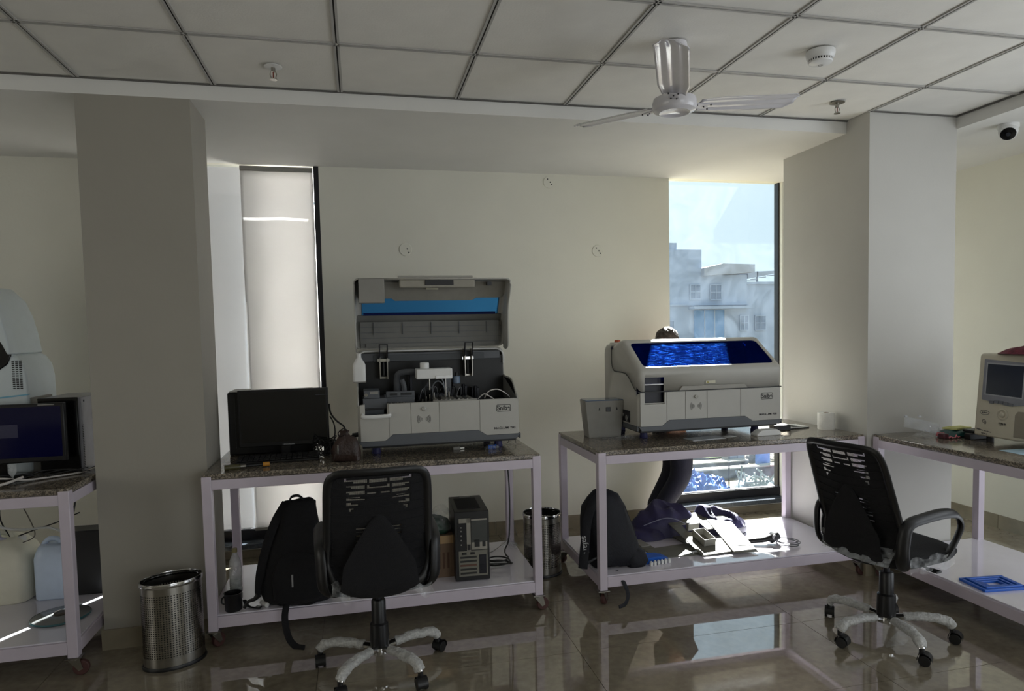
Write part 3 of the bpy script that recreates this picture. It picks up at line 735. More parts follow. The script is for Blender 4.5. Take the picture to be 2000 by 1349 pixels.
        MB().tube([(.40, .30, .30), (.42, .28, .345), (.46, .28, .355), (.49, .28, .33), (.50, .28, .28)], .004, 8, 6).tube([(.42, .24, .26), (.43, .24, .31), (.46, .24, .33), (.49, .24, .30), (.50, .24, .25)], .004, 8, 6).tube([(.37, .3, .25), (.39, .28, .30), (.42, .26, .29), (.43, .26, .25)], .003, 8, 6).build('fluid_tubing', mat('clear_tube_grey', (120, 124, 128), .3), t)
        MB().box(.505, .54, .28, .34, .21, .40).build('pump_plate', ANDARK, t, bevel=.002)
        MB().cyl((.575, .30, .36), (.575, .30, .405), .022, 24).build('wash_bottle', mat('blue_grey_bottle', (110, 128, 150), .2), t, bevel=.004)
        MB().cyl((.575, .30, .405), (.575, .30, .425), .010, 16).box(.55, .60, .29, .36, .33, .36).build('bottle_clip', ANBLK, t)
        MB().box(.52, .56, .33, .39, .206, .29).box(.30, .315, .30, .34, .206, .40).build('valve_block', DARKM, t, bevel=.003)
        k = MB()
        for i in range(10):
            k.cyl((.36+.022*i, .18+.01*(i % 3), .206), (.36+.022*i, .18+.01*(i % 3), .235+.012*(i % 4)), .006, 10)
        k.build('manifold_pins', STEEL, t)
        MB().tube([(.70, .08, .235), (.72, .05, .275), (.77, .05, .285), (.82, .07, .26), (.85, .10, .235)], .003, 8, 6).tube([(.66, .06, .235), (.69, .04, .262), (.72, .05, .25), (.75, .06, .23)], .003, 8, 6).build('white_tubing', CABLEW, t)
        MB().prism([(.03, .29), (.385, .395), (.39, .50), (.385, .21), (.03, .21)], W-.0125, W-.009, 'x').build('side_liner', ANIN, t)
        # drawer handle in the port
        MB().tube([(.028, -.004, .232), (.024, -.030, .226), (.050, -.036, .224), (.10, -.036, .224), (.15, -.036, .226), (.168, -.030, .228), (.166, -.004, .234)], (.011, .007), 10, 5, flat=(0, 0, 1)).build('drawer_handle', WHITEPL, t)
        for z_ in ((.22, .33, .35), (.345, .31, .30), (.60, .35, .34), (.665, .30, .33)):
            mb = MB().box(z_[0], z_[0]+.045, z_[1], z_[1]+.05, .262, z_[2]).cyl((z_[0]+.02, z_[1]-.012, .27), (z_[0]+.02, z_[1]-.012, z_[2]+.012), .010, 14).box(z_[0]-.01, z_[0]+.06, z_[1]-.02, z_[1], .262, .275)
            mb.build('drive_motor', DARKM, t, bevel=.002)
        for q in range(7):
            x_ = .345+.035*q; MB().tube([(x_, .20, .28), (x_+.01, .16, .335+.008*(q % 3)), (x_+.03, .19, .345), (x_+.04, .24, .30)], .0022, 6, 5).build('sensor_wire', CABLEB if q % 2 else mat('grey_wire', (120, 120, 124), .5), t)
        MB().box(.012, W-.012, .03, .384, .256, .262).build('raised_deck', ANBLK, t)
        lift = ('sampler_block', 'gantry_rail', 'rail_slot', 'cuvette_rack', 'reagent_lane', 'lane_front_rail', 'turntable', 'manifold_pins', 'white_tubing', 'valve_block', 'fluid_tubing', 'pump_plate')
        for o_ in t.children:
            if o_.name.split('.')[0] in lift: o_.location.z += .052
    else:
        MB().box(hx0-.01, hx1+.01, .03, .036, .20, .40).build('port_baffle', mat('port_navy', (20, 22, 34), .4), t)
        MB().box(hx0, hx1, .0, .03, .216, .221).box(hx0, hx1, .004, .03, .33, .336).build('port_ledge', WHITEPL, t)
        pr = MB().box(.60, .615, .20, .21, .40, .50).box(.55, .66, .19, .24, .46, .50).box(.30, .52, .16, .26, .40, .45).build('inner_gantry', mat('navy_gantry', (40, 46, 62), .4), t, bevel=.003)
        MB().lathe([(.020, 0), (.020, .012), (.016, .018), (.001, .019)], 24, (.075, .50, .572)).build('stop_button', mat('orange_button', (188, 92, 58), .4), t)
        MB().box(.03, .12, .46, .53, .560, .574).build('button_pad', ANBODY, t, bevel=.006)
        MB().box(-.006, .001, .12, .26, .10, .17).build('connector_plate', DARKM, t, bevel=.002)
        MB().cyl((-.012, .15, .125), (0, .15, .125), .018, 20).cyl((-.012, .20, .14), (0, .20, .14), .009, 16).build('power_inlet', CHROME, t)
    # ---- lid (hinged at the top rear)
    hy, hz = .415, .562
    lid = bpy.data.objects.new('lid', None); COL.objects.link(lid); lid.parent = t; lid.location = (0, hy, hz)
    if is_open: lid.rotation_euler = (math.radians(-88), 0, 0)
    top = [(.405, .562), (.385, .563), (.345, .572), (.315, .586), (.275, .592), (.245, .586), (.235, .578)]
    front = [(.012, .432), (.000, .418), (-.006, .400), (-.004, .375), (.001, .292)]
    P = [(y-hy, z-hz) for y, z in list(reversed(front)) + list(reversed(top)) + list(reversed(SEAM))]
    # indices: front reversed (0..4), slope segment 4->5, top 5..11, seam 11->
    nF = len(front); nT = len(top)
    slope = nF-1; sk = set(range(nF+nT-1, len(P)))
    mx0, mx1 = .045, W-.040
    # split slope: margins at both ends
    a = Vector(P[slope]); c = Vector(P[slope+1])
    P2 = P[:slope+1]+[tuple(a.lerp(c, .03)), tuple(a.lerp(c, .97))]+P[slope+1:]
    sk2 = set(i+2 for i in sk)
    lo = MBL = shell(P2, sk2, W, holes=[({slope+1}, mx0, mx1), ({0}, hx0, hx1)], xs=[hx0, mx0, hx1, W*.5, mx1])
    lob = lo.build('lid_shell', ANBODY, t, solid=.007, ang=30)
    lob.parent = lid
    # rounded corners of the window opening + blue pane
    dr = (c-a).normalized(); nr = Vector((-dr.y, dr.x))
    def onslope(x, f, off=0):
        p = a.lerp(c, f)+nr*off; return Vector((x, p.x, p.y))
    ln = (c-a).length
    fil = MB(); R_ = .032
    for cx_, sx_, f0, sf in ((mx0, 1, .03, 1), (mx1, -1, .03, 1), (mx0, 1, .97, -1), (mx1, -1, .97, -1)):
        pts = [(cx_, f0)]
        for u in range(7):
            an = math.radians(90*u/6)
            pts.append((cx_+sx_*R_*(1-math.sin(an)), f0+sf*R_*(1-math.cos(an))/ln))
        n = len(pts)
        vs = [onslope(x, f, .0) for x, f in pts]+[onslope(x, f, -.007) for x, f in pts]
        fil.add(vs, [tuple(range(n)), tuple(reversed(range(n, 2*n)))]+[(i, (i+1) % n, n+(i+1) % n, n+i) for i in range(n)])
    fil.build('window_corner', ANBODY, lid, smooth=False)
    wp = MB(); vs = [onslope(x, f, o) for o in (-.004, -.007) for x, f in ((mx0-.006, .01), (mx1+.006, .01), (mx1+.006, .99), (mx0-.006, .99))]
    wp.add(vs, [(0, 1, 2, 3), (7, 6, 5, 4), (0, 4, 5, 1), (1, 5, 6, 2), (2, 6, 7, 3), (3, 7, 4, 0)])
    wp.build('tinted_window', BLUEO if is_open else BLUEW, lid, smooth=False)
    # grip recess in the lid front, warning sticker
    gx0, gx1 = W*.27, W*.745
    y_ = front[-2][0]-hy
    def fz(z): return z-hz
    MB().prism([(gx0, fz(.293)), (gx1, fz(.293)), (gx1-.02, fz(.318)), (gx0+.02, fz(.318))], y_-.010, y_+.004, 'y').build('grip_panel', mat('grip_grey', (150, 147, 139), .45), lid, bevel=.002, smooth=False)
    st = MB().box(W*.455, W*.455+.062, y_-.0045, y_-.003, fz(.328), fz(.345)).build('warning_sticker', mat('sticker_cream', (206, 202, 180), .5), lid, smooth=False)
    MB().prism([(W*.455+.004, fz(.331)), (W*.455+.020, fz(.331)), (W*.455+.012, fz(.343))], y_-.0052, y_-.0045, 'y').build('warning_triangle', mat('warning_yellow', (150, 140, 60), .5), st, smooth=False)
    # liner, ribs and port duct on the underside
    if is_open:
        nl = MB(); q = [onslope(x, f, o) for o in (-.012, -.018) for x, f in ((.010, -.02), (W-.010, -.02), (W-.010, .30), (W-.03, .40), (W*.80, .40), (W*.77, .46), (W*.26, .46), (W*.24, .40), (.03, .40), (.010, .30))]
        nl.add(q, [tuple(range(10)), tuple(reversed(range(10, 20)))]+[(i, (i+1) % 10, 10+(i+1) % 10, 10+i) for i in range(10)]); nl.build('nose_liner', mat('nose_liner_grey', (150, 147, 138), .5), lid, bevel=.003, smooth=False)
        nl = MB(); q = [onslope(x, f, o) for o in (-.010, -.016) for x, f in ((.012, .84), (W-.012, .84), (W-.012, 1.02), (.012, 1.02))]
        nl.add(q, [(0, 1, 2, 3), (7, 6, 5, 4), (0, 4, 5, 1), (1, 5, 6, 2), (2, 6, 7, 3), (3, 7, 4, 0)]); nl.build('lid_liner', ANIN, lid, smooth=False)
        def L(y, z): return (y-hy, z-hz)
        q = MB(); yb = -.012
        # inner ceiling liner between window and hinge
        q.box(.03, W-.03, .245-hy, .395-hy, fz(.540), fz(.545)); q.build('lid_liner', ANIN, lid)
        for i in range(5):
            x = W*(.12+.19*i); MB().box(x-.0015, x+.0015, .25-hy, .32-hy, fz(.532), fz(.541)).build('liner_rib', ANDARK, lid)
        for i in range(4):
            y = .275+.032*i; MB().box(.02, W-.02, y-hy-.001, y-hy+.001, fz(.5365), fz(.541)).build('liner_groove', ANDARK, lid)
        nl = MB(); q = [onslope(x, f, o) for o in (-.009, -.014) for x, f in ((.05, .78), (W-.05, .78), (W-.05, .85), (.05, .85))]
        nl.add(q, [(0, 1, 2, 3), (7, 6, 5, 4), (0, 4, 5, 1), (1, 5, 6, 2), (2, 6, 7, 3), (3, 7, 4, 0)]); nl.build('window_clamp', mat('navy_clamp', (24, 36, 90), .4), lid, smooth=False)
        MB().box(.06, W-.06, .372-hy, .392-hy, fz(.530), fz(.540)).build('hinge_strip', ANIN, lid)
        p_ = onslope(W*.50, .14, -.0185)
        MB().box(p_.x-.035, p_.x+.035, p_.y-.010, p_.y+.008, p_.z-.012, p_.z-.003).build('warning_sticker', mat('sticker_cream', (206, 202, 180), .5), lid, smooth=False)
        # duct box behind the sample port
        d = MB().box(hx0-.012, hx0-.006, .0-hy, .135-hy, fz(.285), fz(.40)).box(hx1+.006, hx1+.012, -hy, .135-hy, fz(.285), fz(.40)).box(hx0-.012, hx1+.012, .131-hy, .137-hy, fz(.285), fz(.40)).box(hx0-.012, hx1+.012, -hy, .135-hy, fz(.398), fz(.404)).box(hx0-.012, hx1+.012, .003-hy, .135-hy, fz(.283), fz(.288))
        d.build('port_duct', GREYPL, lid, bevel=.003)
        # grip housing: long tray along the lid front with slot
        gh = MB().box(W*.28, W*.76, .008-hy, .055-hy, fz(.296), fz(.345)).build('grip_housing', mat('grip_housing_grey', (150, 146, 134), .5), lid, bevel=.008)
        MB().box(W*.44, W*.62, .012-hy, .040-hy, fz(.288), fz(.297)).build('grip_slot', SEAMM, gh, bevel=.002)
        MB().box(W-.13, W-.105, .02-hy, .04-hy, fz(.36), fz(.40)).build('lid_latch', BLACKP, lid)
    return t
an1 = analyser('open benchtop analyser with raised lid and exposed mechanism', '', -.022, 3.685, .885, True)
an2 = analyser('closed benchtop analyser with blue window by the clear glass', '', 1.565, 3.665, .945, False)
# ================================================================== OFFICE CHAIRS
def office_chair(label, x, y, facing, base_ang, rad=.30, lift=0, film_back=True, group=None):
    """local frame: chair faces +y"""
    t = thing('office_chair', label, 'chair', (x, y, 0), facing-PI/2)
    # star base
    hub = MB().lathe([(.028, .070), (.040, .074), (.042, .105), (.036, .118)], 28).build('base_hub', CHROME, t)
    for k in range(5):
        a = base_ang+k*2*PI/5-(facing-PI/2); c, s = math.cos(a), math.sin(a)
        P = [(c*.02, s*.02, .098), (c*.10, s*.10, .108), (c*.20, s*.20, .112), (c*.26, s*.26, .103), (c*.285, s*.285, .072)]
        arm = MB().tube(P, .016, 10, 4, flat=(0, 0, 1), radii=[(.017, .020), (.015, .018), (.013, .017), (.013, .017), (.013, .015)]).build('base_arm', CHROME, t)
        Pw = [(c*.075, s*.075, .106), (c*.14, s*.14, .112), (c*.20, s*.20, .113), (c*.262, s*.262, .103), (c*.285, s*.285, .078)]
        bw = MB().tube(Pw, .02, 14, 10, flat=(0, 0, 1), radii=[(.019, .022), (.021, .024), (.020, .025), (.022, .024), (.020, .022)]).jit(.006, 38, k)
        bw.build('bubble_wrap', BUBBLE, arm, ang=80)
        cx_, cy_ = c*.285, s*.285; sw = a+[.5, -1.1, 2.0, .9, -.4][k]
        T = Matrix.Translation((cx_, cy_, 0)) @ Matrix.Rotation(sw, 4, 'Z')
        cm = MB(); cm.cyl(T @ Vector((0, 0, .05)), T @ Vector((0, 0, .075)), .012, 14)
        def hood(u, v, T=T):
            an = math.radians(-15+u*215); return T @ Vector((.012-.030*math.cos(an), (v-.5)*.046, .028+.030*math.sin(an)))
        cm.grid(hood, 14, 4)
        for sg in (-1, 1): cm.cyl(T @ Vector((.012, sg*.012, .025)), T @ Vector((.012, sg*.023, .025)), .0248, 20)
        cb = cm.build('caster', BLACKP, t, bevel=.0015)
    # gas lift with telescopic cover
    z0 = .10
    MB().lathe([(.041, z0), (.043, z0+.03), (.041, z0+.11), (.035, z0+.116), (.033, z0+.118), (.032, z0+.215), (.028, z0+.222)], 28).build('lift_cover', BLACKP, t)
    MB().cyl((0, 0, z0+.20), (0, 0, .40), .014, 16).build('gas_piston', DARKM, t)
    m_ = MB().box(-.075, .075, -.09, .10, .385, .415).build('tilt_mechanism', DARKM, t, bevel=.006)
    MB().tube([(.05, .02, .398), (.16, .03, .395), (.20, .03, .392)], .005, 8).build('lever', BLACKP, m_)
    MB().box(.19, .245, .012, .048, .386, .396).build('lever_paddle', BLACKP, m_, bevel=.003)
    # seat cushion: domed top with waterfall front
    def seat_top(u, v):
        th = 2*PI*u; p = 4.2; c, s = math.cos(th), math.sin(th)
        X = abs(c)**(2/p)*(1 if c > 0 else -1)*.235; Y = abs(s)**(2/p)*(1 if s > 0 else -1)*.235
        if v < .35: k = 1; q = v/.35; z = .415+.055*q; k = .90+.10*math.sin(q*PI/2)
        else: q = (v-.35)/.65; k = 1-q; z = .47+.026*math.sin(min(1, q*2.2)*PI/2)
        yy = Y*k
        z -= max(0, yy-.14)**2*3.2
        return Vector((X*k, yy+.02, z))
    MB().grid(seat_top, 40, 14).build('seat', FABRIC, t, ang=60)
    # seat pan shell below
    MB().loft([(0, .02, .405, .17, .17, 3.5), (0, .02, .415, .212, .214, 4), (0, .02, .428, .215, .217, 4)], 40).build('seat_pan', BLACKP, t)
    # backrest: frame loop, ribbed mesh, lumbar spine. backrest surface function
    def B(x, z):  # x -1..1, z 0..1 -> point on back surface
        zz = .455+z*.525
        hw = .226-.020*z - .030*max(0, .18-z)/.18
        y = -.205-.02*math.sin(z*PI*.9)*-1 - .15*max(0, z-.22)**1.15
        y += -.035*(1-x*x)*(1 if z < .8 else 1)*.8
        y += .028*math.exp(-((z-.25)/.18)**2)
        return Vector((x*hw, y, zz))
    Ns = 40
    loop = []
    def rr(th):
        p = 9.0; c, s = math.cos(th), math.sin(th)
        return abs(c)**(2/p)*(1 if c > 0 else -1), abs(s)**(2/p)*(1 if s > 0 else -1)
    for i in range(Ns*2):
        X, Zq = rr(2*PI*i/(Ns*2)); loop.append(B(X*.965, .5+Zq*.485))
    loop = loop+[loop[0], loop[1]]
    MB().tube(loop, .013, 8, flat=(0, 1, 0), radii=[(.013, .019)]*len(loop)).build('back_frame', BLACKP, t, ang=60)
    # solid ribbed panel with open slots
    rows = [(.90, .925), (.85, .875), (.80, .825), (.75, .775), (.70, .722), (.655, .675)]
    NU, NV = 44, 60
    def pskip(i, j):
        u = (i+.5)/NU*2-1; z = .02+(j+.5)/NV*.96
        zc = z - .035*u*u
        for n_, (a, b) in enumerate(rows):
            if a < zc < b and abs(u) < .66-.01*n_:
                if abs(abs(u)-.22-.012*n_) < .025: return False
                if z < .83 and abs(u) < (.83-z)*3.4: return False
                return True
        if .22 < zc < .62 and abs(u) > .16 and abs(u) < .50:
            if (zc*26) % 1 < .42 and .30 < zc < .52 and abs(abs(u)-.34) < .12: return True
        return False
    MB().grid(lambda u, v: B((u*2-1)*.95, .02+v*.96)*1.0, NU, NV, pskip).build('back_panel', FABRIC, t, solid=.004, ang=60)
    # fine mesh stretched in front of the slots
    def MF(u, v): return B((u*2-1)*.95, .02+v*.96)+Vector((0, .010, 0))
    nu = nv = 16
    mb = MB().grid(MF, nu, nv); uvs = [(.4*i/nu, .5*j/nv) for j in range(nv+1) for i in range(nu+1)]
    uvbuild(mb, uvs, 'mesh_fabric', MESHF, t)
    # wrinkle ribs on the mesh
    k = MB()
    for q in range(11):
        z = .10+.075*q
        k.tube([B(-.92+1.84*u/12, z+.02-.028*math.sin(PI*u/12))+Vector((0, -.005, 0)) for u in range(13)], .0028, 6)
    k.build('back_rib', FABRIC, t, ang=80)
    # lumbar spine behind
    MB().tube([(0, -.10, .405), (0, -.19, .41), (0, -.232, .46), (0, -.240, .56), (0, -.258, .68), (0, -.268, .78)], .02, 12, 5, flat=(1, 0, 0), radii=[(.055, .010), (.08, .010), (.165, .009), (.15, .007), (.085, .006), (.012, .005)]).build('lumbar_support', FABRIC, t)
    # armrests: loop from back to front of the seat
    for sg in (-1, 1):
        X = .232*sg
        pts = [(sg*.13, -.10, .412), (sg*.20, -.15, .42), (X, -.195, .47), (X*1.03, -.20, .56), (X*1.05, -.175, .635), (X*1.07, -.08, .655), (X*1.08, .05, .662), (X*1.08, .13, .645), (X*1.06, .17, .59), (X*1.02, .15, .52), (X*.97, .10, .455), (sg*.17, .07, .41)]
        MB().tube(pts, .014, 10, 5, flat=(1, 0, 0), radii=[(.014, .010), (.024, .012), (.028, .014), (.028, .014), (.026, .014), (.026, .013), (.028, .013), (.026, .013), (.022, .013), (.020, .012), (.024, .012), (.026, .010)]).build('armrest', BLACKP, t, ang=60)
    if film_back == 'bits':
        MB().grid(lambda u, v: Vector((-.20+.07*u, -.235+.02*v, .42+.07*v+.02*math.sin(u*6))), 14, 8).jit(.012, 40, 3).build('plastic_wrap', WRAP, t, ang=80)
        MB().grid(lambda u, v: Vector((.12+.10*u, -.225+.02*v, .41+.05*v+.02*math.sin(u*5+1))), 14, 8).jit(.012, 40, 5).build('plastic_wrap', WRAP, t, ang=80)
    elif film_back:
        def wf_(u, v):
            x = -.9+1.8*u; p = B(x, .02+.16*v); n_ = noise.noise(Vector((u*9, v*4, 3)))*.016
            return Vector((p.x*1.02, p.y-.022+n_, p.z-.035))
        MB().grid(wf_, 40, 12).build('plastic_wrap', WRAPB, t, ang=80)
        def wf2(u, v):
            th = -.2+3.6*u; p = Vector((math.cos(th)*.236, math.sin(th)*.0+.02, 0))
            xx = .243+noise.noise(Vector((u*12, v*5, 1)))*.006
            return Vector((xx, -.16+.30*u, .405+.07*v+.01*math.sin(u*14)))
        MB().grid(wf2, 30, 8).build('plastic_wrap', WRAP, t, ang=80)
        MB().grid(lambda u, v: Vector((.05+.05*v+.1*u, -.02+.05*math.sin(u*5)-.12*u, .10-.055*u+.03*v*math.sin(u*7+1))), 20, 5).build('torn_film', WRAP, t, ang=80)
    return t
ch1 = office_chair('black mesh back office chair seen from behind at the open analyser bench', .045, 3.10, math.radians(92), math.radians(17), film_back='bits')
ch2 = office_chair('black mesh back office chair turned sideways in the right foreground', 2.46, 2.75, math.radians(10), math.radians(42), lift=0)
ch3 = office_chair('black office chair cut by the left edge with only its armrest showing', -1.90, 2.86, math.radians(95), math.radians(10), film_back=False)

# ================================================================== WASTE BINS
def steel_bin(label, x, y, rx, ry, h, rz=0):
    t = thing('waste_bin', label, 'bin', (x, y, 0), rz)
    n = 72
    def cylf(z0, z1, k0=1, k1=1, nv=1):
        mb = MB(); uv = []
        for j in range(nv+1):
            for i in range(n+1):
                a = 2*PI*i/n; z = z0+(z1-z0)*j/nv; k = k0+(k1-k0)*j/nv
                mb.v.append((rx*k*math.cos(a), ry*k*math.sin(a), z)); uv.append((a*(rx+ry)/2*.98, z))
        mb.f = [(j*(n+1)+i, j*(n+1)+i+1, (j+1)*(n+1)+i+1, (j+1)*(n+1)+i) for j in range(nv) for i in range(n)]
        return mb, uv
    mb, uv = cylf(.055, h-.055); uvbuild(mb, uv, 'perforated_wall', PERF, t, ang=60)
    mb, uv = cylf(.012, .055); mb.build('lower_band', STEEL, t, ang=60)
    mb, uv = cylf(h-.055, h-.02); mb.build('upper_band', STEEL, t, ang=60)
    MB().lathe([(1.0, h-.022), (1.03, h-.018), (1.035, h-.008), (1.02, h), (.99, h), (.975, h-.008), (.98, h-.022)], 72, sx=rx, sy=ry, cap=False).build('rim', CHROME, t)
    MB().lathe([(1.05, 0), (1.06, .008), (1.03, .016), (1.0, .016)], 72, sx=rx, sy=ry).build('rubber_foot', BLACKP, t)
    MB().lathe([(.97, .03), (.975, h-.06)], 48, sx=rx, sy=ry, cap=False).build('inner_lining', mat('dark_bin_bag', (26, 24, 22), .5, bump=.5, bscale=60), t)
    return t
steel_bin('oval perforated steel waste bin by the foot of the grey pillar', -.900, 3.43, .132, .098, .405, .40)
steel_bin('round perforated steel waste bin between the two window benches', 1.085, 4.085, .118, .118, .385)

# ================================================================== THINGS ON AND UNDER THE OPEN ANALYSER BENCH
t = thing('monitor', 'black flat computer monitor on the open analyser bench', 'monitor', (-.415, 3.90, TZ), 0)
MB().box(-.235, .235, -.01, .02, .062, .372).build('casing', BLACKP, t, bevel=.004)
MB().box(-.222, .222, -.0115, -.0095, .085, .360).build('screen', BLACKG, t, smooth=False)
MB().box(-.06, .06, .02, .05, .08, .25).build('rear_hump', BLACKP, t, bevel=.01)
MB().box(-.025, .025, .02, .035, .01, .12).build('stand_neck', BLACKP, t, bevel=.003)
MB().loft([(0, .03, 0, .12, .085, 3), (0, .03, .008, .12, .085, 3), (0, .03, .012, .10, .07, 3)], 32).build('stand_base', BLACKP, t)
strokes('brand_mark', -.012, .066, .062, .008, 9, lambda x, z: (x, -.0104, z), mat('logo_silver', (150, 152, 156), .3), t)
MB().box(.17, .235, -.012, -.0098, .333, .336).build('corner_strip', mat('strip_grey', (60, 62, 70), .3), t, smooth=False)  # thin grey strip at the upper right of the screen
t = thing('desktop_case', 'black desktop computer case standing behind the black monitor', 'computer', (-.49, 4.12, TZ))
MB().box(-.235, .215, -.10, .10, 0, .352).build('case', BLACKP, t, bevel=.008)
MB().box(-.20, -.196, -.102, -.099, .04, .32).build('bezel_line', mat('bezel_grey', (46, 46, 50), .4), t, smooth=False)
MB().box(-.225, -.135, -.098, .10, .352, .358).build('label_strip', GREYPL, t, smooth=False)
t = thing('keyboard', 'black keyboard lying in front of the black monitor', 'keyboard', (-.43, 3.78, TZ), .03)
MB().prism([(-.07, 0), (.07, 0), (.07, .024), (-.07, .012)], -.22, .20, 'x').build('case', BLACKP, t, bevel=.003)
for r in range(5):
    k = MB()
    for c_ in range(15):
        x = -.21+.0272*c_; y = -.058+.024*r; k.box(x, x+.023, y, y+.02, .015+.002*r, .021+.002*r)
    k.build('key_row', mat('key_black', (20, 20, 22), .5), t, smooth=False)
t = thing('glue_tube', 'olive and black stick tool with an orange end at the bench edge', 'tool', (-.57, 3.60, TZ+.014), .22)
MB().lathe([(.014, -.105), (.014, -.04), (.011, -.035), (.009, -.03)], 20).build('olive_cap', mat('olive_plastic', (70, 66, 38), .4), t)
MB().lathe([(.0095, -.03), (.0095, -.005)], 20).build('steel_band', STEEL, t)
MB().lathe([(.007, -.005), (.007, .075)], 16).build('black_shaft', BLACKP, t)
MB().lathe([(.011, .075), (.011, .105), (.009, .107)], 20).build('orange_end', mat('amber_plastic', (190, 130, 40), .4), t)
for ch in t.children: ch.rotation_euler = (0, PI/2, 0)
# power adapter and tangle
t = thing('power_adapter', 'grey power adapter block beside the brown pouch', 'adapter', (-.165, 3.93, TZ), .1)
MB().box(-.05, .05, -.03, .03, 0, .065).build('block', mat('adapter_grey', (62, 64, 66), .4), t, bevel=.006)
MB().box(-.03, .03, -.0315, -.029, .015, .05).build('rating_label', DARKM, t, smooth=False)
rnd = random.Random(3)
t = thing('cable_tangle', 'tangle of thin black cables between monitor and brown pouch', 'cables', (-.21, 3.86, TZ))
for q in range(8):
    pts = [(rnd.uniform(-.06, .07), rnd.uniform(-.06, .06), rnd.uniform(.006, .10)) for _ in range(7)]
    pts[0] = (-.05, .02, .12-.01*q); pts[-1] = (rnd.uniform(-.02, .06), -.05, .006)
    MB().tube(pts, .0028, 6, 7).build('cable', CABLEB, t)
t = thing('signal_cable', 'black cable looping from the monitor edge to the analyser side', 'cable', (0, 0, 0))
MB().tube([(-.178, 3.95, 1.14), (-.17, 3.93, 1.09), (-.14, 3.90, 1.05), (-.10, 3.86, 1.02), (-.092, 3.84, .99), (-.09, 3.83, .965), (-.06, 3.82, .97), (-.03, 3.82, .975)], .005, 8, 8).build('cable', CABLEB, t)
MB().tube([(-.175, 3.95, 1.07), (-.155, 3.93, 1.03), (-.15, 3.93, .98), (-.16, 3.92, .93), (-.175, 3.92, .90)], .0035, 8, 8).build('cable', CABLEB, t)
MB().cyl((-.055, 3.82, .972), (-.02, 3.82, .976), .013, 14).build('plug', BLACKP, t)
# leather pouch
t = thing('pouch', 'dark brown leather drawstring pouch in front of the open analyser', 'pouch', (-.085, 3.655, TZ), .1)
pb = MB().loft([(0, 0, 0, .066, .032, 3), (0, 0, .004, .073, .038, 3), (0, 0, .05, .075, .042, 2.6), (0, 0, .085, .066, .036, 2.4), (0, 0, .115, .046, .026, 2.2), (-.004, 0, .135, .026, .018, 2), (-.004, 0, .15, .020, .014, 2), (-.004, 0, .162, .026, .018, 2), (-.004, 0, .160, .018, .010, 2)], 36)
pb.jit(.012, 22, 4).build('pouch_body', mat('brown_leather', (50, 34, 28), .45, var=.25, scale=30, bump=.4, bscale=90), t, ang=70)
MB().tube([(-.034, -.01, .13), (-.04, -.02, .152), (-.015, -.022, .172), (.005, -.015, .16), (-.012, -.02, .140), (-.03, -.012, .13)], .003, 8, 6).build('drawstring', mat('brown_cord', (34, 22, 18), .7), t)
MB().box(-.050, -.043, -.046, -.042, .045, .082).cyl((-.0465, -.044, .082), (-.0465, -.044, .092), .004, 10).build('zip_pull', STEEL, t, bevel=.001)
# bottle on analyser's left shoulder
t = thing('reagent_bottle', 'white square shouldered plastic bottle hung on the open analyser left side', 'bottle', (-.005, 3.84, 1.268))
MB().loft([(0, 0, 0, .033, .026, 5), (0, 0, .006, .0345, .027, 5), (0, 0, .088, .0345, .027, 5), (0, 0, .094, .033, .026, 4), (0, 0, .128, .014, .013, 2.2), (0, 0, .132, .0125, .0125, 2)], 40).build('bottle_body', WHITEPL, t)
MB().lathe([(.0125, .130), (.0125, .152), (.011, .154)], 24).build('cap', WHITEPL, t)
MB().box(-.034, .034, -.027, .027, -.006, 0).build('hanger_plate', GREYPL, t, bevel=.001)
# small items right of the analyser
t = thing('blue_capped_vials', 'crumpled clear packet with blue caps under the open analyser', 'packet', (.71, 3.74, TZ), .2)
MB().loft([(0, 0, .0, .035, .02, 2), (0, 0, .012, .042, .026, 2), (0, 0, .028, .03, .018, 2)], 24).jit(.012, 40, 2).build('clear_packet', WRAP, t, ang=80)
for q in range(4): MB().cyl((-.02+.012*q, -.004+.004*(q % 2), .004), (-.022+.013*q, -.012, .022), .006, 12).build('blue_cap', BLUEPL, t)
t = thing('usb_plug', 'small grey connector lying under the open analyser', 'connector', (.53, 3.79, TZ), .1)
MB().box(-.035, .005, -.009, .009, 0, .016).build('housing', GREYPL, t, bevel=.002)
MB().box(.005, .03, -.006, .006, .003, .012).build('metal_tip', STEEL, t, bevel=.001)
t = thing('screw_bag', 'tiny clear bag with a curled wire at the bench corner', 'packet', (.855, 3.86, TZ), 0)
MB().grid(lambda u, v: Vector((-.04+.09*u, -.02+.05*v, .003+.004*abs(noise.noise(Vector((u*6, v*6, 2)))))), 14, 10).build('bag', WRAP, t, ang=80)
MB().tube([(-.03, -.01, .01), (-.01, 0, .035), (.015, .0, .03), (.018, -.01, .008)], .0018, 6, 6).build('wire', CABLEB, t)

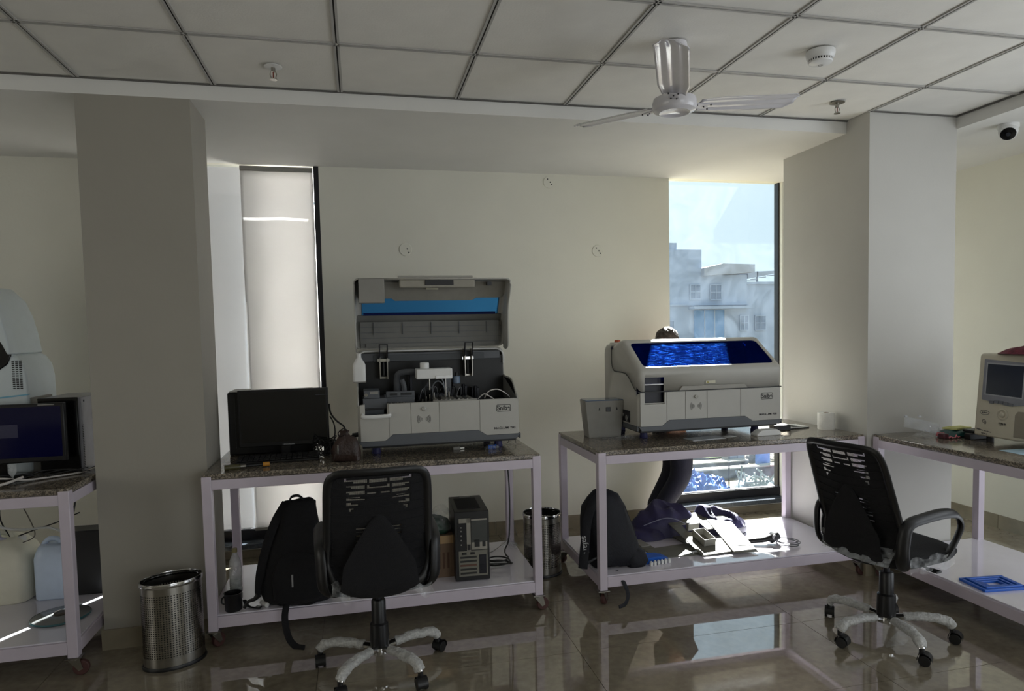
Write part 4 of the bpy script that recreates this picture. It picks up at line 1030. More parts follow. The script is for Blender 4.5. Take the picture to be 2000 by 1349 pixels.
# ---- shelf of table 1
S1 = .169
def bag_mesh(secs, seed, amt, n=40):
    return MB().loft(secs, n).jit(amt, 9, seed).jit(amt*.4, 30, seed+5)
def spow(a): return a
t = thing('backpack', 'large black backpack slumped on the bench shelf behind the office chair', 'backpack', (-.345, 3.62, S1), .0)
sec = [(0, 0, 0, .12, .09, 3), (0, 0, .015, .155, .115, 3), (-.01, 0, .08, .172, .125, 3), (-.012, .005, .18, .158, .12, 2.8), (-.006, .01, .28, .140, .105, 2.6), (.003, .015, .38, .118, .09, 2.5), (.012, .02, .45, .10, .075, 2.4), (.018, .02, .495, .078, .055, 2.3), (.02, .02, .515, .045, .03, 2)]
bag_mesh(sec, 3, .022).build('bag_body', FABRIC, t, ang=80)
bag_mesh([(.005, -.095, .02, .09, .045, 3), (.005, -.115, .05, .115, .05, 3), (.0, -.112, .16, .11, .048, 3), (.0, -.09, .24, .095, .04, 3), (.0, -.07, .27, .06, .02, 2)], 8, .012).build('front_pocket', FABRIC, t, ang=80)
MB().tube([(-.05, .02, .50), (-.10, -.03, .42), (-.145, -.06, .30), (-.175, -.08, .18), (-.19, -.09, .10), (-.185, -.10, .07)], .01, 8, 6, flat=(1, 0, 0), radii=[(.022, .006)]*4+[(.014, .005)]*2).build('shoulder_strap', FABRIC, t, ang=70)
MB().tube([(-.185, -.10, .075), (-.205, -.10, .055), (-.235, -.10, .045), (-.255, -.10, .015)], .008, 8, 6, flat=(0, 0, 1), radii=[(.016, .010), (.010, .006), (.008, .004), (.008, .004)]).build('strap_buckle', BLACKP, t, ang=70)
MB().tube([(-.03, .0, .50), (-.02, -.02, .535), (.015, -.02, .54), (.04, 0, .512)], .008, 8, 5, flat=(0, 1, 0), radii=[(.010, .005)]*4).build('grab_handle', FABRIC, t, ang=70)
MB().tube([(-.05, -.14, .03), (-.055, -.19, -.01), (-.050, -.21, -.06), (-.035, -.215, -.12), (-.005, -.22, -.158), (.035, -.24, -.163)], .008, 6, 6, flat=(1, 0, 0), radii=[(.016, .003)]*6).build('dangling_strap', FABRIC, t, ang=70)
MB().box(-.02, -.012, -.166, -.158, .12, .18).build('zip_pull', mat('white_print', (150, 150, 152), .4), t)
t = thing('cardboard_box', 'brown cardboard carton on the shelf behind the office chair', 'box', (.30, 3.86, S1), 0)
MB().box(-.10, .18, -.16, .16, 0, .235).build('carton', mat('kraft_cardboard', (112, 92, 74), .85, var=.08, scale=12, bump=.1, bscale=80), t, bevel=.002)
MB().box(-.10, .18, -.025, .025, .235, .2358).box(-.10, .18, -.1608, -.16, .19, .235).build('packing_tape', mat('tape_tan', (170, 140, 100), .25), t, smooth=False)
k = MB()
for q in range(4): k.box(.06+.025*q, .072+.025*q, -.1606, -.16, .05, .14)
k.box(-.02, .03, -.1606, -.16, .08, .10); k.build('printed_marks', mat('print_brown', (84, 60, 46), .8), t, smooth=False)
t = thing('plastic_bag', 'clear bag with dark green contents on top of the carton', 'bag', (.36, 3.80, S1+.236))
bag_mesh([(0, 0, 0, .10, .07, 2.4), (0, 0, .02, .115, .085, 2.4), (.0, 0, .06, .10, .07, 2.2), (0, 0, .085, .06, .045, 2)], 5, .02).build('green_contents', mat('dark_green_cloth', (26, 62, 46), .7, var=.3, scale=20, bump=.4), t, ang=80)
MB().loft([(0, 0, .0, .112, .082, 2.4), (0, 0, .03, .13, .095, 2.4), (.01, 0, .09, .10, .07, 2.2), (.04, 0, .13, .05, .04, 2)], 30, cap=False).jit(.03, 20, 9).build('clear_bag', WRAP, t, ang=80)
# PC tower, rear side towards the room
t = thing('computer_tower', 'black computer tower showing its rear ports on the bench shelf', 'computer', (.562, 3.60, S1), -.04)
MB().box(-.094, .094, 0, .36, .006, .385).build('case', BLACKP, t, bevel=.003)
MB().box(-.07, .055, .06, .30, .385, .3875).build('top_vent', mat('vent_black', (5, 5, 6), .7), t, smooth=False)
MB().box(-.03, .03, .33, .345, .385, .387).build('top_label', GREYPL, t, smooth=False)
MB().box(-.078, -.028, -.003, .001, .225, .33).build('port_plate', mat('matt_black_plate', (20, 20, 22), .6), t, smooth=False)
MB().box(-.03, -.008, -.004, .001, .17, .35).box(-.072, -.008, -.004, .001, .325, .35).build('io_shield', STEEL, t, smooth=False)
MB().box(-.004, .082, -.003, .001, .215, .335).build('psu_grille', mat('grille_grey', (74, 76, 74), .5, .4), t, smooth=False)
MB().box(-.004, .082, -.0035, .001, .335, .343).box(-.004, .082, -.0035, .001, .175, .215).build('psu_frame', STEEL, t, smooth=False)
for a in ((.012, .040, .19, .228), (-.028, -.010, .175, .205), (.055, .072, .19, .22)):
    MB().box(a[0], a[1], -.006, .001, a[2], a[3]).build('power_socket', BLACKP, t, bevel=.001)
MB().box(-.075, .082, -.003, .001, .03, .170).build('card_cage', mat('zinc_plate', (128, 126, 116), .45, .5), t, smooth=False)
for q in range(5): MB().box(-.068, .022, -.006, -.002, .042+.022*q, .052+.022*q).build('slot_cover', mat('slot_dark', (40, 40, 38), .5) if q != 2 else mat('slot_rust', (96, 66, 54), .5), t, bevel=.001, smooth=False)
for q in (-.045, .0): MB().box(q-.012, q+.012, -.007, -.002, .150, .162).build('video_port', BLACKP, t, bevel=.001)
MB().box(.035, .075, -.005, -.002, .04, .145).box(.045, .065, -.007, -.004, .06, .09).build('expansion_bracket', DARKM, t, bevel=.001)
k = MB()
for z in (.205, .23, .255, .28, .30): k.cyl((-.06, -.005, z), (-.06, -.002, z), .004, 10)
k.build('audio_jack', GREYPL, t)
for q, (px_, py_) in enumerate(((.05, .02), (.13, .06))): pass
t = thing('coiled_lead', 'black power cord coiled on the shelf right of the computer tower', 'cord', (.745, 3.80, S1))
pts = [(-.07, -.10, .05)]
for q in range(22):
    a = q*.62; pts.append((.0+(.075-.001*q)*math.cos(a), .0+.06*math.sin(a), .006+.0022*q))
pts += [(.06, .10, .06), (.10, .16, .12), (.12, .22, .40), (.115, .30, .68)]
MB().tube(pts, .0045, 8, 4).build('cord', CABLEB, t)
t = thing('data_cable', 'thin grey cables hanging down the wall side of the open analyser bench', 'cable', (.86, 4.15, S1))
MB().tube([(.05, .12, .68), (.045, .12, .45), (.06, .12, .2), (.04, .05, .05), (-.06, -.05, .006), (-.16, -.16, .006)], .002, 6, 8).tube([(.075, .12, .68), (.085, .12, .45), (.075, .12, .2), (.10, .10, .02)], .002, 6, 8).build('cable', mat('cable_grey', (120, 118, 112), .5), t)
MB().grid(lambda u, v: Vector((-.03+.10*u, -.10+.12*v, .004+.05*abs(noise.noise(Vector((u*4, v*4, 7)))))), 20, 16).build('clear_wrap', WRAP, t, ang=80)
# water bottle, mug, small items
t = thing('water_bottle', 'clear plastic water bottle with olive cap on the bench shelf', 'bottle', (-.665, 3.70, S1))
MB().lathe([(.026, 0), (.030, .004), (.031, .03), (.029, .036), (.031, .042), (.031, .06), (.029, .066), (.031, .072), (.031, .10), (.029, .106), (.031, .112), (.031, .17), (.028, .20), (.014, .235), (.012, .24), (.012, .25)], 32, cap=False).build('bottle_body', CLEARP, t)
MB().lathe([(.0285, .003), (.0295, .03), (.0295, .115)], 32).build('water', mat('cloudy_water', (168, 172, 170), .05), t)
MB().lathe([(.0135, .247), (.0135, .266), (.012, .268)], 24).build('cap', mat('olive_cap', (128, 118, 78), .5), t)
t = thing('black_cup', 'short black cup at the front corner of the bench shelf', 'cup', (-.655, 3.555, S1))
MB().lathe([(.038, 0), (.040, .004), (.042, .085), (.044, .088), (.040, .088), (.036, .01), (.001, .008)], 36, cap=False).build('cup_wall', BLACKP, t, ang=60)
MB().tube([(-.041, 0, .07), (-.052, 0, .06), (-.054, 0, .04), (-.041, 0, .03)], .004, 8, 5).build('handle', BLACKP, t)
t = thing('strap_loop', 'short black buckle strap lying beside the black cup', 'strap', (-.575, 3.55, S1), -.5)
MB().tube([(-.05, .02, .03), (-.03, .01, .012), (0, 0, .006), (.05, 0, .005)], .01, 8, 5, flat=(0, 1, 0), radii=[(.012, .003)]*4).build('webbing', FABRIC, t, ang=70)
MB().box(.03, .06, -.012, .012, .004, .014).build('buckle', BLACKP, t, bevel=.003)
t = thing('white_vial', 'small white plastic vial lying by the black backpack', 'vial', (-.51, 3.56, S1), .6)
MB().cyl((0, -.03, .012), (0, .02, .012), .012, 20).build('vial_body', WHITEPL, t, bevel=.003)
MB().cyl((0, .02, .012), (0, .034, .012), .0095, 20).build('cap', WHITEPL, t)
t = thing('red_cloth', 'small dark red cloth scrap on the shelf under the office chair', 'cloth', (-.02, 3.56, S1))
MB().grid(lambda u, v: Vector((-.05+.10*u, -.02+.05*v, .003+.016*abs(noise.noise(Vector((u*3, v*3, 1)))))), 16, 12).build('cloth', mat('dark_red_cloth', (84, 14, 28), .8), t, solid=.002, ang=80)
t = thing('film_scrap', 'crumpled clear film scrap on the shelf under the office chair', 'film', (.10, 3.58, S1))
MB().grid(lambda u, v: Vector((-.10+.18*u, -.03+.07*v, .003+.03*abs(noise.noise(Vector((u*6, v*4, 11)))))), 26, 12).build('film', WRAP, t, ang=80)
# ================================================================== CLOSED ANALYSER BENCH
t = thing('waste_container', 'grey lidless waste container standing left of the closed analyser', 'container', (1.452, 3.96, TZ), -.08)
def cont(k0, k1, z0, z1, th=.0):
    return [(-.100*k0, -.06*k0, z0), (.100*k0, -.06*k0, z0), (.100*k0, .07*k0, z0), (-.100*k0, .07*k0, z0), (-.122*k1, -.066*k1, z1), (.122*k1, -.066*k1, z1), (.122*k1, .08*k1, z1), (-.122*k1, .08*k1, z1)]
MB().add(cont(1, 1, 0, .225), [(3, 2, 1, 0), (0, 1, 5, 4), (1, 2, 6, 5), (2, 3, 7, 6), (3, 0, 4, 7)]).build('container_body', GREYPL, t, solid=.004, bevel=.006, seg=3)
MB().box(-.118, .118, -.062, .076, .224, .230).build('blue_rim', mat('blue_clear_rim', (56, 84, 120), .15), t, bevel=.002)
MB().box(.006, .036, -.068, -.058, .158, .186).build('latch_hole', BLACKP, t, bevel=.002)
for dx in (-.035, .075): MB().prism([(dx-.005, .168), (dx+.005, .168), (dx+.001, .185), (dx-.001, .185)], -.0665, -.06, 'y').build('keyhole', SEAMM, t, smooth=False)
t = thing('clear_tray', 'small clear plastic tray under the grey waste container', 'tray', (1.50, 3.87, TZ), -.05)
MB().box(-.10, .11, -.04, .03, 0, .010).build('tray', WRAP, t, bevel=.003)
t = thing('tissue_roll', 'white tissue roll standing on the bench against the corner pillar', 'roll', (2.865, 3.72, TZ))
MB().lathe([(.018, 0), (.050, 0), (.051, .004), (.051, .101), (.050, .105), (.018, .105), (.018, 0)], 36, cap=False).build('paper', mat('tissue_paper', (226, 224, 218), .9, bump=.2, bscale=80), t)
MB().lathe([(.018, .001), (.018, .104)], 24, cap=False).build('core', mat('card_core', (150, 124, 98), .9), t)
t = thing('pipette_tray', 'flat off-white plastic cover by the right feet of the closed analyser', 'cover', (2.385, 3.64, TZ), .08)
MB().prism([(-.085, 0), (.085, 0), (.085, .020), (.06, .034), (-.05, .034), (-.085, .012)], -.03, .035, 'y').build('cover', WHITEPL, t, bevel=.003)
t = thing('black_adapter', 'black flat adapter box right of the closed analyser', 'adapter', (2.575, 3.78, TZ), -.1)
MB().box(-.055, .055, -.035, .035, 0, .036).build('housing', BLACKP, t, bevel=.004)
MB().box(-.03, .03, -.036, -.034, .008, .026).build('label_plate', DARKM, t, smooth=False)
t = thing('notebook', 'thin open notebook with white pages near the tissue roll', 'notebook', (2.72, 3.85, TZ), .12)
MB().box(-.075, .075, -.06, .06, 0, .006).build('cover', BLACKP, t, smooth=False)
MB().box(-.07, .072, -.057, .057, .006, .011).grid(lambda u, v: Vector((-.07+.142*u, -.057+.114*v, .011+.018*(1-u)**2)), 10, 2).build('pages', mat('page_white', (226, 226, 222), .8), t, solid=.0006)
t = thing('paper_sheets', 'clear document sleeve lying under the closed analyser', 'papers', (2.02, 3.66, TZ), .12)
MB().box(-.15, .08, -.05, .05, 0, .003).build('sleeve', mat('clear_sleeve', (170, 172, 176), .15), t, smooth=False)
MB().box(.10, .17, -.03, .02, 0, .002).build('slip', mat('slip_grey', (190, 190, 190), .6), t, smooth=False)
t = thing('power_strip', 'dark brown wall power box under the closed analyser bench', 'socket box', (1.47, 4.12, .70))
MB().box(-.045, .045, -.02, .02, 0, .05).box(-.02, .02, .0, .12, .05, .13).build('box', mat('brown_box', (58, 44, 36), .5), t, bevel=.003)

S2 = .169
t = thing('backpack', 'navy black backpack propped behind the front leg of the window bench', 'backpack', (1.385, 3.665, S2), 0)
sec = [(.02, 0, 0, .13, .10, 3), (.015, 0, .02, .155, .125, 3), (0, .0, .08, .160, .13, 2.8), (-.02, 0, .16, .155, .12, 2.7), (-.035, .01, .26, .145, .10, 2.6), (-.045, .01, .34, .125, .085, 2.5), (-.05, .01, .395, .095, .06, 2.3), (-.055, .01, .43, .05, .03, 2)]
bag_mesh(sec, 13, .02).build('bag_body', NAVYB, t, ang=80)
bag_mesh([(.115, -.06, -.005, .05, .07, 3), (.125, -.06, .03, .065, .08, 3), (.115, -.06, .08, .058, .07, 2.8), (.09, -.04, .12, .03, .04, 2)], 21, .012).build('front_pocket', NAVYB, t, ang=80)
MB().tube([(-.03, -.01, .425), (-.12, -.06, .38), (-.175, -.10, .29), (-.195, -.12, .18), (-.21, -.13, .08), (-.215, -.13, .03)], .01, 8, 6, flat=(1, 0, 0), radii=[(.026, .007)]*6).build('shoulder_strap', NAVYB, t, ang=70)
MB().tube([(-.215, -.13, .045), (-.16, -.11, .06), (-.10, -.09, .075)], .01, 8, 6, flat=(0, 0, 1), radii=[(.012, .008), (.008, .004), (.008, .004)]).build('strap_buckle', BLACKP, t, ang=70)
text('safari', .048, mat('strap_print', (190, 190, 194), .5), t, (-.200, -.134, .165), (PI/2, math.radians(-97)+PI, 0), name='strap_lettering', ext=.0012)
MB().tube([(-.02, -.14, .0), (-.01, -.20, -.03), (.008, -.22, -.08), (.012, -.225, -.12), (-.01, -.235, -.155), (-.05, -.25, -.162)], .01, 8, 6, flat=(1, 0, 0), radii=[(.012, .003)]*6).build('dangling_strap', NAVYB, t, ang=70)
MB().tube([(.06, -.05, .36), (.09, -.09, .26), (.11, -.115, .18)], .002, 6, 5).build('zip', DARKM, t)

# machine covers lying on the shelf
CREAMP = mat('cream_cover_plastic', (108, 106, 95), .5, var=.03)
def plate(name, label, x, y, z, rx, ry, rz, parts, th=.006):
    t = thing(name, label, 'cover panel', (x, y, z), rz)
    T = Matrix.Rotation(rx, 4, 'X') @ Matrix.Rotation(ry, 4, 'Y')
    m_ = MB()
    for (a, b_, c_, d) in parts: m_.box(a, b_, c_, d, 0, th, T)
    m_.build('panel', CREAMP, t, bevel=.0015, smooth=False); return t, T
t, T = plate('cover_panel', 'grey cream machine cover with square openings at the shelf back', 1.83, 3.99, S2+.004, .02, 0, .12,
     [(-.20, .20, -.28, -.16), (-.20, -.12, -.16, .10), (.10, .20, -.16, .26), (-.20, .10, .10, .13), (-.20, -.02, .13, .26), (-.02, .10, .22, .26)])
MB().box(-.19, -.13, -.12, .08, .006, .012, T).build('rib', GREYPL, t)
t, T = plate('cover_panel', 'cream machine cover with raised duct propped on the others', 2.09, 3.86, S2+.060, .20, -.03, .05,
     [(-.17, .17, -.26, -.19), (-.17, -.02, -.19, .02), (.12, .17, -.19, .25), (-.02, .12, -.19, -.10), (-.17, .12, .12, .25), (.03, .12, .02, .12), (-.17, -.10, .02, .12)])
MB().box(-.105, -.025, -.17, -.166, .006, .05, T).box(-.105, -.101, -.17, -.03, .006, .05, T).box(-.029, -.025, -.17, -.03, .006, .05, T).box(-.105, -.025, -.034, -.03, .006, .05, T).build('duct_frame', GREYPL, t, bevel=.0015, smooth=False)
MB().box(-.10, -.02, .03, .06, .006, .05, T).build('raised_block', GREYPL, t, bevel=.003)
t, T = plate('cover_panel', 'white rectangular machine panel nearest the handheld scanner', 2.235, 3.83, S2+.062, .19, .02, -.12,
     [(-.075, .075, -.27, -.24), (-.075, .075, .22, .27), (-.075, -.055, -.24, .22), (.055, .075, -.24, .22), (-.055, .055, -.24, .22)])
MB().box(-.048, .048, -.20, .19, .006, .008, T).build('inner_plate', mat('bright_white_plate', (136, 136, 132), .3), t, smooth=False)
MB().box(-.0565, .0565, -.2, -.196, .0065, .0085, T).box(-.0565, .0565, .186, .19, .0065, .0085, T).box(.052, .0565, -.2, .19, .0065, .0085, T).box(-.0565, -.052, -.2, .19, .0065, .0085, T).build('groove', SEAMM, t, smooth=False)
t, T = plate('cover_panel', 'flat cream cover lying under the raised duct cover', 1.93, 3.73, S2+.001, 0, 0, -.05, [(-.24, -.02, -.10, .05), (-.02, .24, -.10, -.06), (.12, .24, -.06, .08)], .004)
# dark blue cloth bundle
t = thing('cloth_bundle', 'dark navy padded jacket bundle heaped at the back of the window bench shelf', 'jacket', (2.03, 4.08, S2))
CL = mat('navy_purple_cloth', (42, 38, 78), .6, var=.3, scale=14, bump=.25, bscale=40)
def heap(cx_, cy_, rx, ry, h, seed, rot=0):
    def f(u, v):
        th = 2*PI*u; r = v
        x = math.cos(th)*rx*r; y = math.sin(th)*ry*r
        z = h*(1-r**3.2)
        n_ = noise.noise(Vector((x*7+seed, y*9, seed)))*.35*h*(1-r*.5)-abs(noise.noise(Vector((x*10-seed, y*14+x*9, seed*2))))*.42*h+.08*h
        c_, s_ = math.cos(rot), math.sin(rot)
        return Vector((cx_+x*c_-y*s_, cy_+x*s_+y*c_, max(.002, z+n_*(1 if r < .97 else 0))))
    return f
MB().grid(heap(-.10, .03, .27, .13, .175, 2.3, .05), 60, 26).build('jacket_body', CL, t, ang=80)
MB().grid(heap(.24, -.02, .20, .13, .155, 5.1, -.5), 50, 24).build('jacket_sleeve', CL, t, ang=80)
MB().grid(heap(-.24, -.03, .15, .10, .08, 8.2, .2), 40, 18).build('jacket_hem', CL, t, ang=80)
MB().tube([(-.30, -.10, .10), (-.15, -.115, .14), (-.03, -.13, .10), (.05, -.14, .03)], .003, 6, 8).build('piping', mat('silver_piping', (130, 130, 150), .4), t)
MB().tube([(.30, -.16, .02), (.40, -.14, .03), (.44, -.04, .05), (.42, .04, .05)], .006, 8, 6, flat=(0, 0, 1), radii=[(.02, .006)]*4).build('grey_trim', mat('grey_trim_cloth', (150, 150, 158), .7), t)
# hand scanner and coiled lead
t = thing('barcode_scanner', 'black handheld barcode scanner lying on the window bench shelf', 'scanner', (2.40, 3.70, S2), .05)
MB().tube([(-.12, .03, .022), (-.06, .02, .026), (.0, .0, .032), (.05, -.005, .042)], .018, 14, 5, flat=(0, 0, 1), radii=[(.015, .018), (.017, .020), (.018, .022), (.022, .026)]).build('grip', BLACKP, t, ang=60)
MB().loft([(.0, 0, -.035, .018, .022, 3), (0, 0, -.03, .024, .028, 3), (0, 0, .02, .028, .034, 3), (0, 0, .034, .024, .030, 3)], 28, T=Matrix.Translation((.07, -.006, .042)) @ Matrix.Rotation(1.1, 4, 'Y')).build('scanner_head', BLACKP, t, ang=60)
MB().cyl((.062, -.036, .05), (.062, -.030, .05), .016, 24).build('round_badge', mat('silver_badge', (150, 150, 152), .35), t)
MB().tube([(-.12, .03, .022), (-.15, .03, .02), (-.17, .0, .02), (-.17, -.03, .005)], .0025, 6, 5).build('trigger_wire', CHROME, t)
t = thing('scanner_lead', 'grey coiled scanner lead lying right of the black scanner', 'cable', (2.545, 3.665, S2))
pts = [(-.07, .02, .035)]
for q in range(24):
    a = q*.7+2; pts.append((.008+(.062+.008*math.sin(q))*math.cos(a), -.0+(.05+.006*math.cos(q*1.3))*math.sin(a)*1.4, .004+.001*q))
MB().tube(pts, .0028, 8, 4).build('lead', mat('dark_grey_cable', (60, 60, 66), .3), t)
t = thing('blue_folder', 'bright blue plastic rack beside the navy backpack', 'rack', (1.64, 3.625, S2), .1)
MB().prism([(-.085, 0), (.07, 0), (.085, .01), (.02, .034), (-.085, .038)], -.045, .035, 'y').build('rack_body', BLUEPL, t, bevel=.002)
MB().tube([(-.08, .03, .04), (-.02, .03, .036), (.06, .03, .02)], .003, 6, 4).build('rim', BLUEPL, t)
for q in range(6):
    t = thing('sample_tube', 'small white cuvette in the row in front of the blue rack', 'tube', (1.585+.024*q, 3.545+.004*q, S2), .1, group='white cuvettes beside the blue rack')
    MB().box(-.008, .008, -.008, .008, 0, .022).cyl((0, 0, .022), (0, 0, .027), .006, 10).build('cuvette', WHITEPL, t, bevel=.002)

# ================================================================== RIGHT BENCH
def fr3(x, y): return x, y
t = thing('cell_counter', 'beige benchtop blood cell counter with small screen at the right edge', 'analyser', (3.30, 3.065, TZ), -PI/2)
# local x: along bench towards the camera, local y: depth to the wall, face leans back
BEIGE = mat('beige_instrument_plastic', (196, 190, 172), .5, var=.02)
def leanT(): 
    return Matrix.Translation((0, 0, .03)) @ Matrix.Rotation(math.radians(-5), 4, 'X')
T = leanT()
W3 = .42
pf = [(0, 0), (.0, .0), (.42, 0), (.42, .42), (.035, .44), (.028, .43)]
m_ = MB(); m_.prism([(0, .035), (.40, .035), (.40, .485), (.045, .485), (.035, .47)], 0, W3, 'x'); m_.build('housing', BEIGE, t, bevel=.01, seg=3)
for lx_, ly_ in ((.05, .06), (.37, .06), (.05, .34), (.37, .34)): MB().cyl((lx_, ly_, 0), (lx_, ly_, .036), .018, 18).build('foot', BLACKP, t)
def F(x, z, off=0):  # point on the leaning face
    k = (z-.035)/(.47-.035); return Vector((x, .035*k-off, z))
def facepoly(pts, o0, o1):
    n = len(pts); mb = MB(); mb.add([F(x, z, o1) for x, z in pts]+[F(x, z, o0) for x, z in pts], [tuple(range(n)), tuple(reversed(range(n, 2*n)))]+[(i, (i+1) % n, n+(i+1) % n, n+i) for i in range(n)]); return mb
facepoly([(.035, .235), (.12, .222), (.20, .212), (.28, .222), (.30, .235), (.30, .44), (.035, .455)], -.002, .004).build('bezel', mat('bezel_blue_grey', (128, 130, 140), .45), t, bevel=.002, smooth=False)
facepoly([(.052, .262), (.275, .255), (.275, .432), (.052, .437)], .002, .0055).build('screen_frame', mat('bezel_light', (160, 162, 170), .4), t, smooth=False)
facepoly([(.060, .268), (.267, .262), (.267, .425), (.060, .430)], .004, .0062).build('screen', mat('dim_screen', (34, 42, 58), .2), t, smooth=False)
for q in range(5):
    x0_ = .085+.028*q; zz = .236-.004*abs(q-1.5)
    facepoly([(x0_, zz-.012), (x0_+.025, zz-.013), (x0_+.025, zz+.002), (x0_, zz+.003)], .003, .008).build('soft_key', mat('soft_key_grey', (104, 106, 114), .5), t, bevel=.001, smooth=False)
p = F(.165, .165); MB().lathe([(.030, 0), (.031, .004), (.025, .006), (.018, .002), (.013, .003), (.013, .010), (.010, .012), (.001, .012)], 28, cap=False).build('start_button', BEIGE, t).rotation_euler = (PI/2, 0, 0)
t.children[-1].location = p
kids = [c for c in bpy.data.objects if c.parent == t and c.name.startswith('start_button')]; kids[0].location = p
k = MB(); k.tube([F(.058+.028*math.cos(a*.3), .165+.012*math.sin(a*.3), .001) for a in range(22)], .0012, 6); k.build('oval_logo', mat('logo_line', (96, 96, 96), .5), t)
LG = mat('logo_line', (96, 96, 96), .5)
strokes('logo_mark', .040, .161, .036, .008, 6, lambda x, z: F(x, z, .001), LG, t, 2)
MB().tube([F(.058+.010*math.cos(a*.3), .118+.008*math.sin(a*.3), .001) for a in range(18)], .0014, 6).tube([F(.066+.006*math.cos(a*.35), .110+.007*math.sin(a*.35), .001) for a in range(19)], .0012, 6).build('round_emblem', LG, t)
strokes('model_mark', .146, .112, .046, .010, 6, lambda x, z: F(x, z, .001), INK, t, 3)
strokes('model_mark', .150, .106, .044, .003, 7, lambda x, z: F(x, z, .001), INK, t, 4)
strokes('maker_print', .018, .068, .040, .008, 7, lambda x, z: F(x, z-.10*(x-.018), .001), LG, t, 5)
strokes('maker_print', .062, .064, .044, .006, 8, lambda x, z: F(x, z-.10*(x-.062), .001), LG, t, 6)
strokes('type_print', .048, .050, .036, .006, 8, lambda x, z: F(x, z-.10*(x-.048), .001), INK, t, 7)
facepoly([(.235, .055), (.40, .055), (.40, .190), (.25, .190), (.235, .17)], -.001, .003).build('door_recess', mat('recess_grey_brown', (140, 132, 118), .5), t, bevel=.003, smooth=False)
t = thing('maroon_cloth', 'maroon patterned cloth heaped on the beige cell counter', 'cloth', (3.44, 2.80, TZ+.485))
MB().grid(heap(0, .0, .13, .20, .055, 3.3, .3), 46, 20).build('cloth', mat('maroon_cloth', (96, 26, 44), .8, var=.4, scale=40, bump=.3, bscale=60), t, ang=80)
t = thing('book', 'white edged book lying on the maroon cloth', 'book', (3.42, 2.70, TZ+.50), .2)
MB().box(-.08, .08, -.09, .09, .0, .003).box(-.08, .08, -.09, .09, .024, .027).box(.077, .08, -.09, .09, .003, .024).build('cover', mat('dark_book_cover', (50, 44, 52), .5), t, smooth=False)
MB().box(-.078, .077, -.088, .088, .003, .024).build('pages', mat('page_white', (226, 226, 222), .8), t, smooth=False)
t = thing('green_notebook', 'dark green bag with yellow notepads beside the cell counter', 'notebook', (3.38, 3.235, TZ), .1)
MB().loft([(0, 0, 0, .13, .06, 3), (0, 0, .01, .14, .065, 3), (.0, 0, .03, .12, .055, 2.6), (.0, 0, .04, .07, .03, 2)], 30).jit(.008, 24, 6).build('green_pouch', mat('teal_green_vinyl', (22, 70, 68), .35), t, ang=80)
MB().box(-.07, .02, -.02, .06, .040, .048, Matrix.Rotation(.25, 4, 'Z')).box(.03, .10, .0, .07, .036, .044).build('yellow_pad', mat('yellow_paper', (206, 206, 136), .8), t, smooth=False)
MB().grid(lambda u, v: Vector((-.16+.09*u, -.07+.09*v, .003+.04*abs(noise.noise(Vector((u*4, v*4, 5)))))), 16, 14).build('pink_packet', mat('pink_film', (206, 120, 128), .3), t, solid=.001, ang=80)
MB().box(-.19, -.15, -.06, -.02, .0, .03).build('dark_red_cap', mat('dark_red_plastic', (70, 24, 34), .4), t, bevel=.006)
t = thing('black_bracket', 'black plastic bracket left of the cell counter feet', 'bracket', (3.36, 3.105, TZ))
MB().box(-.06, .10, -.02, .02, .0, .035).box(-.02, .10, -.015, .07, .035, .05).build('bracket', BLACKP, t, bevel=.004)
t = thing('clear_sheet', 'clear plastic cover leaning against the corner pillar', 'cover', (3.15, 3.33, TZ))
MB().grid(lambda u, v: Vector((-.09+.20*u+.05*v, -.03+.05*v-.05*u, .06+.055*v+.0*u-.05*u)), 10, 8).build('cover_sheet', film('faint_clear_sheet', (220, 225, 235), .80, .05, .1, 10), t, solid=.001)
MB().lathe([(.008, 0), (.008, .008), (.001, .010)], 14, (-.03, .02, .108)).lathe([(.008, 0), (.008, .008), (.001, .010)], 14, (.05, .0, .105)).build('cover_knob', mat('clear_knob', (225, 228, 235), .1), t)
t = thing('clear_tray', 'clear blister tray beside the green bag on the right bench', 'tray', (3.20, 3.27, TZ), .2)
MB().grid(lambda u, v: Vector((-.07+.14*u, -.05+.10*v, .004+.02*abs(math.sin(u*9)*math.sin(v*6)))), 24, 18).build('tray', WRAP, t, ang=80)
t = thing('blue_paper', 'pale blue paper sheet lying at the near end of the right bench', 'paper', (3.24, 2.64, TZ), -.06)
MB().box(-.08, .13, -.14, .15, 0, .0012).build('sheet', mat('pale_blue_paper', (160, 186, 200), .7), t, smooth=False)
# blue frame on the lower shelf
t = thing('blue_frame_tray', 'blue plastic stepped frame lying on the right bench shelf', 'frame', (3.14, 2.785, .169), -.12)
for k_, (a, z) in enumerate(((.122, .008), (.100, .014), (.078, .010), (.056, .006))):
    b_ = a*.72; w_ = .016
    MB().box(-a, a, -b_, -b_+w_, 0, z+.006).box(-a, a, b_-w_, b_, 0, z+.006).box(-a, -a+w_, -b_+w_, b_-w_, 0, z+.006).box(a-w_, a, -b_+w_, b_-w_, 0, z+.006).build('frame_step', BLUEPL, t, bevel=.003, smooth=False)

